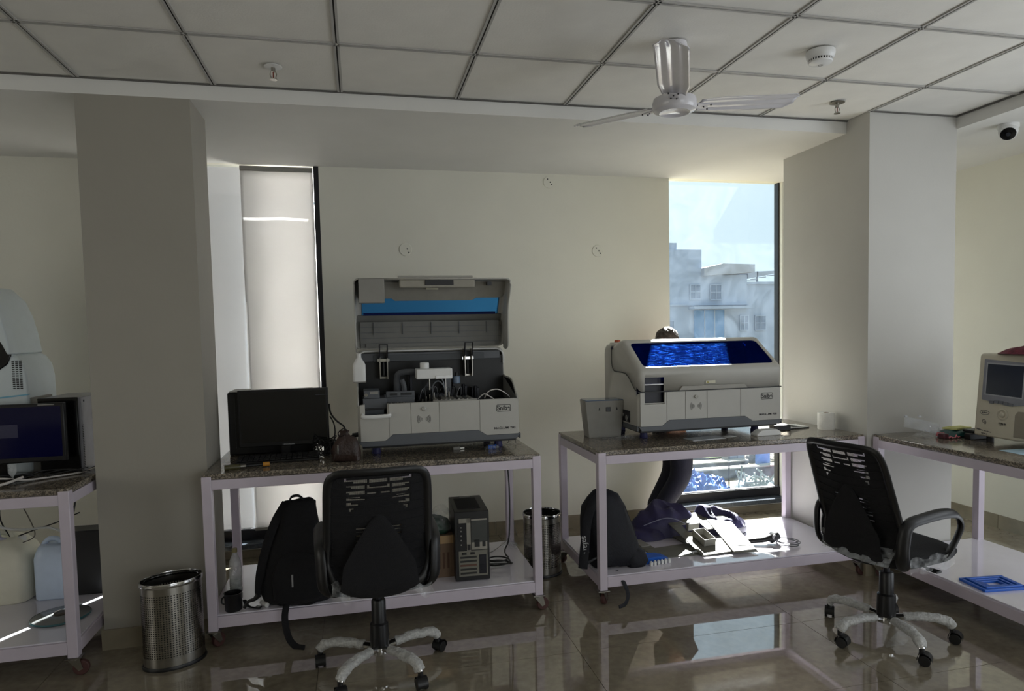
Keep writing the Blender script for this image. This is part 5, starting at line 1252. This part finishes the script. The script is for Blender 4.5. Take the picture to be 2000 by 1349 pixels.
# ================================================================== LEFT BENCH
t = thing('hooded_analyser', 'white analyser with open hood and blue stripe at the left edge', 'analyser', (-2.05, 3.86, TZ))
WH = mat('cool_white_shell', (206, 216, 220), .35, var=.02)
MB().prism([(-.40, 0), (.420, 0), (.424, .40), (.422, .48), (.412, .54), (.385, .585), (.35, .603), (.30, .607), (.20, .52), (-.40, .50)], .0, .34, 'y').build('body', WH, t, bevel=.015, seg=3)
MB().prism([(-.40, .34), (.25, .375), (.424, .392), (.4245, .399), (.25, .383), (-.40, .349)], -.002, .02, 'y').build('blue_stripe', mat('sky_blue_stripe', (120, 180, 206), .4), t, smooth=False)
for c_ in range(3):
    for r in range(14):
        MB().box(.362+.016*c_, .373+.016*c_, -.002, .004, .425+.0105*r, .431+.0105*r).build('vent_slot', SEAMM, t, smooth=False)
MB().prism([(.352, .612), (.362, .59), (.345, .55), (.28, .50), (.0, .45), (-.40, .45), (-.40, .90), (.0, .88), (.20, .82), (.285, .74), (.335, .64)], -.006, .30, 'y').build('hood_cavity', BLACKG, t, bevel=.004)
MB().prism([(.366, .600), (.352, .70), (.332, .79), (.300, .875), (.24, .94), (.0, .98), (-.40, .98), (-.40, .90), (.0, .88), (.20, .82), (.285, .74), (.335, .64), (.352, .598)], -.02, .34, 'y').build('raised_hood', WH, t, bevel=.006)
t = thing('monitor', 'wide black monitor with dim blue display on the left bench', 'monitor', (-1.715, 3.72, TZ), .02)
MB().box(-.30, .30, -.012, .022, .075, .360).build('casing', BLACKP, t, bevel=.005)
MB().box(-.285, .285, -.0135, -.011, .10, .345).build('screen', mat('dim_blue_display', (6, 6, 24), .15, emit=(6, 8, 60), estr=.05), t, smooth=False)
MB().box(-.20, .10, -.0142, -.0134, .20, .262).build('dialog_window', mat('dim_dialog', (40, 40, 60), .3, emit=(60, 60, 86), estr=.035), t, smooth=False)
MB().box(.19, .26, -.0142, -.0125, .351, .356).build('badge', GREYPL, t, smooth=False)
MB().box(-.03, .03, .022, .04, .01, .15).build('stand_neck', BLACKG, t)
MB().loft([(0, .02, 0, .14, .09, 2.2), (0, .02, .008, .14, .09, 2.2), (0, .02, .014, .12, .075, 2.2)], 36).build('stand_base', BLACKG, t)
t = thing('computer_tower', 'silver sided computer tower with black front on the left bench', 'computer', (-1.47, 3.80, TZ), .0)
MB().box(-.09, .095, .012, .36, 0, .375).build('case', mat('silver_case', (150, 150, 156), .35, .3), t, bevel=.003)
MB().box(-.092, .085, -.004, .012, 0, .378).build('front_bezel', BLACKG, t, bevel=.004)
MB().cyl((.02, -.007, .245), (.02, -.003, .245), .012, 20).build('power_button', CHROME, t)
MB().box(.014, .022, -.006, -.003, .165, .205).build('led_strip', mat('white_led', (200, 200, 205), .3), t, smooth=False)
k = MB()
for q in range(26): k.box(.0945, .0962, .016, .030, .02+.0085*q, .024+.0085*q)
k.build('side_vents', SEAMM, t, smooth=False)
MB().cyl((.0945, .05, .355), (.097, .05, .355), .006, 12).build('screw', BLACKP, t)
t = thing('carton', 'flat grey box lying behind the blue lit monitor', 'box', (-1.70, 3.98, TZ), .05)
MB().box(-.12, .10, -.10, .10, 0, .378).build('box_body', GREYPL, t, bevel=.003)
t = thing('white_cable', 'white and black cables trailing across the left bench top', 'cables', (0, 0, TZ))
MB().tube([(-1.84, 3.50, .006), (-1.74, 3.56, .02), (-1.64, 3.57, .03), (-1.55, 3.60, .012), (-1.47, 3.66, .008), (-1.37, 3.74, .008), (-1.31, 3.82, .02)], .0045, 8, 8).build('white_cable', CABLEW, t)
MB().tube([(-1.55, 3.58, .03), (-1.58, 3.51, .02), (-1.63, 3.50, .01), (-1.66, 3.54, .02)], .006, 8, 8).build('white_loop', CABLEW, t)
for q in range(6):
    pts = [(-1.75+.07*i+rnd.uniform(-.02, .02), 3.53+.035*i+rnd.uniform(-.05, .05), rnd.uniform(.005, .035)) for i in range(7)]
    MB().tube(pts, .0022, 6, 6).build('black_cable', CABLEB, t)
t = thing('cup', 'small glass cup standing behind the white cable on the left bench', 'cup', (-1.60, 3.60, TZ))
MB().lathe([(.012, 0), (.016, .004), (.004, .008), (.004, .03), (.016, .05), (.018, .09)], 20, cap=False).build('glass', CLEARP, t)
t = thing('power_strip', 'black socket strip hung under the right end of the left bench', 'power strip', (-1.40, 4.06, .765))
MB().box(-.12, .10, 0, .035, -.03, .035).build('strip_body', BLACKP, t, bevel=.003)
for q in range(3): MB().box(.0+.03*q, .018+.03*q, -.002, .002, -.015, .012).build('socket', GREYPL, t, bevel=.001)
t = thing('short_cable', 'short black cable loop hanging from the left bench apron', 'cable', (-1.33, 3.46, .77))
MB().tube([(.0, .03, .03), (-.01, .01, -.03), (.0, -.01, -.065), (.02, .0, -.05), (.03, .02, .02)], .004, 8, 6).build('cable', CABLEB, t)
# canisters
def canister(label, x, y, rx, ry, h, m_, lm, fill, rz=0):
    t = thing('canister', label, 'canister', (x, y, .169), rz)
    mb = MB().loft([(0, 0, 0, rx*.93, ry*.93, 5), (0, 0, .008, rx, ry, 5), (0, 0, h*.72, rx, ry, 5), (0, 0, h*.80, rx*.94, ry*.95, 4.5), (-rx*.05, 0, h*.92, rx*.72, ry*.8, 4), (-rx*.08, 0, h*.95, rx*.6, ry*.7, 4)], 44)
    mb.jit(.003, 14, 2).build('canister_body', m_, t, ang=70)
    MB().tube([(rx*.35, 0, h*.84), (rx*.30, 0, h*.98), (0, 0, h*1.03), (-rx*.35, 0, h*1.02), (-rx*.62, 0, h*.93), (-rx*.72, 0, h*.82)], .01, 10, 6, flat=(0, 1, 0), radii=[(.012, .013)]*6).build('handle', m_, t, ang=70)
    MB().lathe([(.022, 0), (.022, .028), (.020, .030)], 24, (rx*.62, 0, h*.86)).build('cap', lm, t)
    if fill: MB().loft([(0, 0, .006, rx*.94, ry*.94, 5), (0, 0, h*fill, rx*.965, ry*.965, 5)], 32).build('liquid', mat('pale_blue_liquid', (150, 178, 206), .2), t)
    return t
canister('large cream jerrycan with hoses on the left bench shelf', -1.875, 4.06, .15, .12, .345, mat('cream_polythene', (228, 226, 208), .4, var=.03), WHITEPL, 0)
canister('smaller bluish translucent jerrycan beside the cream one', -1.615, 4.03, .085, .075, .30, mat('bluish_polythene', (208, 224, 246), .3, var=.03), WHITEPL, 0)
MB().box(0, .001, 0, .05, 0, .12)
t = thing('tube_bundle', 'clear and grey hoses drooping from the left bench into the jerrycans', 'hoses', (0, 0, 0))
H1 = film('clear_hose', (225, 228, 228), .35, .1, .1, 10)
MB().tube([(-1.92, 4.04, .82), (-1.90, 4.02, .70), (-1.86, 4.0, .58), (-1.76, 4.0, .545), (-1.64, 4.02, .54), (-1.575, 4.04, .50), (-1.56, 4.03, .455)], .006, 8, 8).tube([(-1.88, 4.04, .82), (-1.885, 4.04, .65), (-1.87, 4.04, .50)], .006, 8, 8).build('clear_hose', H1, t)
MB().tube([(-2.02, 3.97, .66), (-1.93, 3.98, .56), (-1.84, 4.02, .49), (-1.79, 4.05, .455)], .011, 10, 8).build('grey_hose', mat('lilac_grey_hose', (170, 170, 190), .3), t)
MB().tube([(-2.1, 4.05, .63), (-1.9, 4.06, .64), (-1.75, 4.06, .70), (-1.62, 4.05, .71)], .003, 6, 8).tube([(-1.80, 4.06, .72), (-1.74, 4.05, .60), (-1.71, 4.04, .50), (-1.76, 4.02, .47)], .003, 6, 8).build('thin_grey_line', mat('thin_grey_line', (110, 104, 96), .5), t)
MB().tube([(-1.79, 4.05, .50), (-1.70, 4.05, .53), (-1.60, 4.05, .56), (-1.50, 4.06, .60)], .0035, 6, 8).tube([(-1.86, 4.05, .72), (-1.87, 4.05, .60), (-1.83, 4.05, .50)], .0035, 6, 8).build('dark_line', CABLEB, t)
t = thing('ups_box', 'black metal power backup box on the left bench shelf by the pillar', 'box', (-1.455, 3.99, .169), -.03)
MB().box(-.10, .09, -.0, .11, 0, .345).build('case', BLACKP, t, bevel=.004)
MB().prism([(-.10, .345), (.09, .345), (.09, .348), (-.10, .348)], 0, .11, 'y').build('lid_plate', mat('graphite_lid', (58, 58, 60), .4), t)
t = thing('glass_disc', 'round teal edged glass lid with dark knob on the left bench shelf', 'glass lid', (-1.475, 3.70, .169))
MB().lathe([(.118, 0), (.125, .004), (.126, .010), (.118, .014), (.001, .018)], 56).build('glass_plate', mat('grey_glass_plate', (120, 122, 122), .12), t, ang=60)
MB().lathe([(.1255, .002), (.130, .006), (.1255, .012)], 56, cap=False).build('teal_rim', mat('teal_rim', (60, 104, 110), .25), t)
MB().lathe([(.028, .014), (.032, .020), (.026, .028), (.001, .030)], 28).build('knob', mat('dark_brown_knob', (70, 62, 56), .5), t)
# ================================================================== PERSON behind the closed analyser
def skin_body(name, verts, edges, radii, m, parent, sub=2, root=0):
    me = bpy.data.meshes.new(name); me.from_pydata(verts, edges, []); me.update()
    o = bpy.data.objects.new(name, me); COL.objects.link(o); o.parent = parent
    sk = o.modifiers.new('skin', 'SKIN'); 
    if not me.skin_vertices:
        bm = bmesh.new(); bm.from_mesh(me); bm.verts.layers.skin.verify(); bm.to_mesh(me); bm.free()
    for i, r in enumerate(radii):
        me.skin_vertices[0].data[i].radius = (r, r) if not isinstance(r, tuple) else r
        me.skin_vertices[0].data[i].use_root = (i == root)
    sk.use_smooth_shade = True
    s = o.modifiers.new('sub', 'SUBSURF'); s.levels = sub; s.render_levels = sub
    dg = bpy.context.evaluated_depsgraph_get(); dg.update()
    me2 = bpy.data.meshes.new_from_object(o.evaluated_get(dg)); o.modifiers.clear(); o.data = me2
    me2.materials.clear(); me2.materials.append(m); me2.shade_smooth()
    return o
SKIN = mat('skin_brown', (128, 88, 66), .5, var=.05)
t = thing('person', 'person in dark clothes stooping behind the closed analyser beside the clear window', 'person', (2.19, 4.59, 0))
SHIRT = mat('dark_shirt', (26, 28, 36), .85, bump=.2, bscale=60)
TROU = mat('navy_trousers', (20, 21, 36), .8, var=.2, bump=.25, bscale=40)
V = [(0, 0, .84), (.0, -.01, 1.0), (.01, -.03, 1.14), (.01, -.03, 1.22), (.0, -.025, 1.29),   # pelvis spine chest neckbase neck
     (-.16, -.02, 1.19), (-.22, -.10, .99), (-.18, -.20, 1.06),      # left arm shoulder elbow wrist
     (.18, -.02, 1.19), (.25, -.10, .99), (.22, -.20, 1.06),
     (.06, .04, .80), (.095, .09, .45), (-.07, .14, .13), (-.04, .12, .06), (.06, .10, .045),
     (.06, -.06, .80), (.085, -.07, .45), (-.10, .0, .14), (-.08, -.02, .065), (.03, -.04, .045)]
E = [(0, 1), (1, 2), (2, 3), (3, 4), (3, 5), (5, 6), (6, 7), (3, 8), (8, 9), (9, 10), (0, 11), (11, 12), (12, 13), (13, 14), (14, 15), (0, 16), (16, 17), (17, 18), (18, 19), (19, 20)]
R = [.12, .115, .125, .085, .05, .06, .042, .030, .06, .042, .030, .095, .068, .050, .045, .035, .095, .068, .050, .045, .035]
skin_body('body', V, E, R, SKIN, t)
# clothing follows the limbs
Vt = V[:2]+V[11:]; 
def sub_skin(name, idx, edges, grow, m):
    mp = {i: k for k, i in enumerate(idx)}
    return skin_body(name, [V[i] for i in idx], [(mp[a], mp[b]) for a, b in edges], [R[i]+grow for i in idx], m, t)
sub_skin('trousers', [0, 11, 12, 13, 16, 17, 18], [(0, 11), (11, 12), (12, 13), (0, 16), (16, 17), (17, 18)], .016, TROU)
sub_skin('shirt', [1, 0, 2, 3, 5, 6, 8, 9], [(1, 0), (1, 2), (2, 3), (3, 5), (5, 6), (3, 8), (8, 9)], .014, SHIRT)
for a, b_ in ((14, 15), (19, 20)):
    p, q = Vector(V[a]), Vector(V[b_]); 
    MB().tube([(p.x-.05, p.y+.008, .045), (p.x, p.y, .05), tuple((p+q)/2), (q.x+.03, q.y, .035), (q.x+.07, q.y, .03)], .04, 14, 5, flat=(0, 0, 1), radii=[(.03, .03), (.045, .042), (.042, .045), (.032, .045), (.018, .03)]).build('shoe', BLACKP, t, ang=70)
# head with face looking down towards the machine, hair cap
hc = Vector((-.01, -.035, 1.415))
Th = Matrix.Translation(hc) @ Matrix.Rotation(math.radians(28), 4, 'X')
head = MB().loft([(0, .0, -.115, .030, .03, 2), (0, -.01, -.105, .045, .052, 2.2), (0, -.008, -.07, .062, .078, 2.2), (0, 0, -.03, .070, .090, 2.2), (0, .005, .02, .076, .098, 2.1), (0, .01, .06, .070, .092, 2), (0, .012, .09, .048, .066, 2), (0, .012, .104, .018, .028, 2)], 32, T=Th)
ho = head.build('head', SKIN, t, ang=80)
MB().tube([Th @ Vector(p) for p in [(0, -.086, .012), (0, -.104, -.018), (0, -.108, -.030), (0, -.092, -.038)]], .008, 8, 4, radii=[.006, .010, .012, .006]).build('nose', SKIN, ho, ang=80)
for sg in (-1, 1):
    e = MB().loft([(0, 0, -.010, .004, .004, 2), (0, 0, 0, .011, .008, 2), (0, 0, .010, .004, .004, 2)], 14, T=Th @ Matrix.Translation((sg*.030, -.084, .005)) @ Matrix.Rotation(PI/2, 4, 'Y'))
    e.build('eye', mat('eye_white', (220, 216, 210), .2), ho)
    MB().cyl(Th @ Vector((sg*.030, -.090, .004)), Th @ Vector((sg*.030, -.094, .004)), .005, 12).build('iris', BLACKG, ho)
    MB().tube([Th @ Vector((sg*.076, .002, .018)), Th @ Vector((sg*.088, .010, .012)), Th @ Vector((sg*.086, .008, -.012)), Th @ Vector((sg*.074, .0, -.028))], .007, 8, 4).build('ear', SKIN, ho, ang=80)
MB().tube([Th @ Vector((-.022, -.086, -.062)), Th @ Vector((0, -.092, -.060)), Th @ Vector((.022, -.086, -.062))], .005, 8, 4).build('mouth', mat('lips', (110, 62, 56), .5), ho)
hb = MB()
def hair(u, v):
    th = 2*PI*u; ph = v*PI*.56
    p = Vector((math.cos(th)*math.sin(ph)*.083, .012+math.sin(th)*math.sin(ph)*.106, .012+math.cos(ph)*.104))
    if math.sin(th) < -.3 and ph > 1.0: p = Vector((p.x*.93, p.y*.90, p.z+.012))
    n_ = noise.noise(p*70)*.006+noise.noise(p*28)*.006
    return Th @ (p*(1+n_*9))
hb.grid(hair, 64, 26).build('hair', mat('dark_brown_hair', (52, 40, 34), .45, var=.4, scale=90, bump=.8, bscale=220), ho, ang=80)
# hands: palm plus five bent fingers each, resting on the machine back
for sg, wr in ((-1, V[7]), (1, V[10])):
    w_ = Vector(wr); 
    hand = MB().tube([w_, w_+Vector((0, -.035, .004)), w_+Vector((0, -.075, .004))], .03, 12, 4, flat=(1, 0, 0), radii=[(.028, .020), (.040, .016), (.040, .013)]).build('hand', SKIN, t, ang=80)
    for f_, (dx, L_) in enumerate(((-.030, .062), (-.010, .074), (.010, .070), (.029, .055))):
        b0 = w_+Vector((dx, -.072, .004))
        MB().tube([b0+Vector((0, .012, 0)), b0+Vector((0, -L_*.4, .004)), b0+Vector((0, -L_*.75, -.008)), b0+Vector((0, -L_*.95, -.026))], .0085, 8, 4, radii=[.009, .0085, .008, .0065]).build('finger', SKIN, hand, ang=80)
    b0 = w_+Vector((-sg*.03, -.03, .0))
    MB().tube([b0, b0+Vector((-sg*.022, -.022, -.004)), b0+Vector((-sg*.028, -.050, -.010))], .010, 8, 4, radii=[.012, .0105, .008]).build('thumb', SKIN, hand, ang=80)

# ================================================================== OUTDOORS
G = -4.5
sand = mat('sandy_ground', (112, 102, 82), .95, var=.2, scale=.6, bump=.4, bscale=3)
struct(MB().grid(lambda u, v: Vector((-30+100*u, 5.6+80*v, G+.12*noise.noise(Vector((u*14, v*14, 0))))), 60, 60).build('ground', sand, ang=80), 'sandy building plot far below the window')
struct(MB().box(-8, 8, 5.14, 5.45, G, -.15).build('outer_ledge', mat('outer_ledge_plaster', (170, 168, 162), .9), smooth=False), 'outside wall below the windows')
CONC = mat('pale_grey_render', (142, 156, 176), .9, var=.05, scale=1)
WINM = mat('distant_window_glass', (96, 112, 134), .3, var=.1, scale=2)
t = thing('building', 'pale grey three storey building with stepped roofline outside the window', 'building', (0, 45, 0))
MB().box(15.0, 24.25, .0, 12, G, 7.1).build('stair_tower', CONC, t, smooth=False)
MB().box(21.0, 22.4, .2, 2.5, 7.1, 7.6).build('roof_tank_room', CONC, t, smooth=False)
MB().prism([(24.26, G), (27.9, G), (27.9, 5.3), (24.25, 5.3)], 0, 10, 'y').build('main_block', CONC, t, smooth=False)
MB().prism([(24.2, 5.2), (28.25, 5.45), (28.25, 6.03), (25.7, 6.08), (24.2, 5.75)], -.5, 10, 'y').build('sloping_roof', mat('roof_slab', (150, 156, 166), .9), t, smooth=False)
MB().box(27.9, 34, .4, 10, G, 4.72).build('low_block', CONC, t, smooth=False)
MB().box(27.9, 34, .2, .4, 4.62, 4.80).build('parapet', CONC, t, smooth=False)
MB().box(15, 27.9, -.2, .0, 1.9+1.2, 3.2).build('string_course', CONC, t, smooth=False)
MB().box(23.2, 28.0, -.9, .0, 2.82, 3.0).build('balcony_slab', CONC, t, smooth=False)
def bwin(x0, x1, z0, z1, y=-.02, nm='window'):
    f = MB().box(x0-.08, x1+.08, y-.08, y, z0-.08, z0).box(x0-.08, x1+.08, y-.08, y, z1, z1+.08).box(x0-.08, x0, y-.08, y, z0, z1).box(x1, x1+.08, y-.08, y, z0, z1).box((x0+x1)/2-.03, (x0+x1)/2+.03, y-.08, y, z0, z1).box(x0, x1, y-.06, y, (z0+z1)/2-.03, (z0+z1)/2+.03).build(nm, CONC, t, smooth=False)
    MB().box(x0, x1, y-.03, y+.01, z0, z1).build('pane', WINM, f, smooth=False)
bwin(24.95, 25.75, 3.55, 4.55); bwin(27.70-.35, 28.3-.35, 1.28, 2.28)
bwin(28.85, 29.65, 1.26, 2.26, .38); bwin(31.0, 31.9, 1.26, 2.26, .38)
bwin(23.35, 24.1, 3.6, 4.55, -.02); bwin(21.2, 22.0, 1.0, 2.0, -.02)
f = MB().box(23.6, 26.0, -.12, .0, .2, 2.75).build('glazed_front', mat('blue_glazed_front', (62, 112, 156), .25, var=.15, scale=.8), t, smooth=False)
for q in range(3): MB().box(24.4+.8*q-.03, 24.4+.8*q+.03-.0, -.16, -.1, .2, 2.75).build('mullion', CONC, f, smooth=False)
r_ = MB()
r_.prism([(28.3, 5.05), (31.7, 5.62), (31.7, 5.70), (28.3, 5.55)], .5, 3, 'y'); r_.build('roof_awning', mat('awning_sheet', (140, 150, 164), .7), t, smooth=False)
k = MB()
for x in (29.1, 31.0): k.box(x-.05, x+.05, .5, .6, 4.72, 5.6)
for x in (28.5, 29.2, 29.9, 30.5): k.cyl((x, .5, 5.0+(x-28.5)*.19), (x+.6, .5, 4.95+(x-28.0)*.19), .03, 6)
k.cyl((28.2, .5, 4.95), (29.1, .5, 4.95), .03, 6); k.build('awning_truss', mat('rusty_truss', (110, 116, 128), .7), t, smooth=False)
# site walls, barrel, tarpaulin and scrap
def wall_(lab, x0, x1, y0, y1, z1):
    t = thing('site_wall', lab, 'low wall', (0, 0, G))
    MB().box(x0, x1, y0, y1, -.1, z1-.05).build('masonry', mat('dark_masonry', (82, 84, 82), .9, var=.2, scale=4), t, smooth=False)
    MB().box(x0-.02, x1+.02, y0-.03, y1+.03, z1-.05, z1).build('coping', mat('pale_coping', (160, 158, 150), .8), t, smooth=False)
wall_('long low masonry wall farther from the window with pale coping', 9, 16.1, 25.9, 26.25, .30)
wall_('long low masonry wall nearer to the window with pale coping', 10, 17.2, 24.1, 24.45, .42)
t = thing('meter_cabinet', 'grey metal cabinet standing on the sandy plot', 'cabinet', (16.05, 27.0, G))
MB().box(-.42, .40, -.3, .3, 0, .95).box(-.48, .46, -.36, .36, .95, 1.02).build('cabinet_body', mat('weathered_grey_metal', (120, 128, 136), .5), t, bevel=.02)
MB().box(-.36, -.02, -.315, -.3, .1, .85).box(.02, .34, -.315, -.3, .1, .85).build('cabinet_door', mat('cabinet_door_grey', (150, 158, 168), .5), t)
t = thing('dark_mound', 'heap of dark earth beside the grey cabinet on the plot', 'earth', (17.05, 26.85, G)); t['kind'] = 'stuff'
MB().grid(heap(0, 0, .55, .45, .45, 4.4), 30, 12).build('earth', mat('dark_earth', (92, 88, 80), .95, var=.3), t, ang=80)
t = thing('goal_frame', 'thin metal goal shaped frame standing on the plot', 'frame', (15.35, 28.9, G))
MB().tube([(-.62, 0, 0), (-.62, 0, .52), (.45, 0, .56), (.45, 0, 0)], .022, 6).build('frame', DARKM, t)
t = thing('grass_patch', 'small green grass patch below the metal frame', 'grass', (15.6, 28.3, G+.06)); t['kind'] = 'stuff'
MB().grid(heap(0, 0, .95, .35, .06, 2.2), 30, 10).build('grass', mat('grass_green', (120, 150, 84), .9, var=.3, scale=8), t, ang=80)
t = thing('blue_barrel', 'blue plastic barrel standing by the site wall', 'barrel', (16.15, 24.9, G+.1))
MB().lathe([(.27, 0), (.29, .05), (.29, .32), (.30, .35), (.29, .38), (.29, .68), (.30, .71), (.29, .74), (.27, .98), (.23, 1.0)], 28).build('barrel_body', mat('faded_blue_barrel', (70, 110, 180), .5), t)
MB().cyl((.1, 0, 1.0), (.1, 0, 1.03), .05, 14).build('bung', BLACKP, t)
t = thing('tarpaulin', 'crumpled blue tarpaulin heap on the plot below the window', 'tarpaulin', (11.0, 22.0, G))
MB().grid(heap(0, 0, 2.1, 1.35, .80, 6.1, .1), 90, 40).jit(.16, 1.9, 3).jit(.05, 6, 8).build('tarpaulin_sheet', mat('blue_tarp', (50, 86, 150), .4, var=.35, scale=2.2, bump=.6, bscale=6), t, ang=80)
t = thing('scrap_pile', 'pile of grey building scrap and netting on the plot', 'scrap', (14.3, 22.5, G)); t['kind'] = 'stuff'
mb = MB().grid(heap(0, 0, .9, .7, .32, 9.1), 40, 16)
for q in range(16):
    a = Vector((rnd.uniform(-.6, .6), rnd.uniform(-.4, .4), .25)); mb.cyl(a, a+Vector((rnd.uniform(-.6, .6), rnd.uniform(-.4, .4), rnd.uniform(.05, .5))), .035, 6)
mb.build('scrap', mat('grey_scrap', (128, 136, 132), .8, var=.35, scale=5, bump=.5), t, ang=60)
t = thing('hand_pump', 'thin standpipe tap beside the scrap pile', 'pipe', (13.55, 23.1, G))
MB().tube([(0, 0, 0), (0, 0, .75), (.04, 0, .85), (.2, 0, .86)], .03, 8, 4).build('pipe', DARKM, t)
t = thing('blue_sheet', 'bright blue cloth sheet near the window jamb on the plot', 'sheet', (15.75, 21.9, G))
MB().grid(heap(0, 0, .55, .4, .35, 7.1), 30, 12).build('sheet', mat('bright_blue_sheet', (60, 120, 220), .6), t, ang=80)
t = thing('red_box', 'faded red container behind the blue cloth sheet', 'container', (16.5, 23.1, G))
MB().box(-.5, .9, -.25, .3, 0, .42).build('container_body', mat('faded_red', (176, 92, 104), .6), t, bevel=.03)
MB().box(-.52, .92, -.27, .32, .42, .47).build('container_lid', mat('faded_red_lid', (190, 110, 118), .6), t)
# trees behind the barrel
def tree(x, y, h, r, seed, lab):
    t = thing('tree', lab, 'tree', (x, y, G))
    MB().tube([(0, 0, 0), (.05, 0, h*.4), (0, .05, h*.7)], .07, 8, 4).build('trunk', mat('bark', (96, 84, 70), .9), t)
    rn = random.Random(seed); mb = MB()
    for q in range(900):
        d = Vector((rn.gauss(0, 1), rn.gauss(0, 1), rn.gauss(0, 1))).normalized()*r*(rn.random()**.4)
        c = Vector((d.x, d.y, h*.62+d.z*1.3)); u = Vector((rn.uniform(-1, 1), rn.uniform(-1, 1), rn.uniform(-1, 1))).normalized(); v_ = u.orthogonal().normalized(); s_ = .10
        mb.add([c-u*s_, c+v_*s_*.5, c+u*s_, c-v_*s_*.5], [(0, 1, 2, 3)])
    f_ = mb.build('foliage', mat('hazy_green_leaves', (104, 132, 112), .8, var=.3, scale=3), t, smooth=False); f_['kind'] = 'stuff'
tree(18.0, 27.6, 2.4, .8, 3, 'small bushy tree behind the blue barrel')
tree(19.6, 28.6, 3.0, 1.0, 5, 'bushy tree nearest the right window jamb')
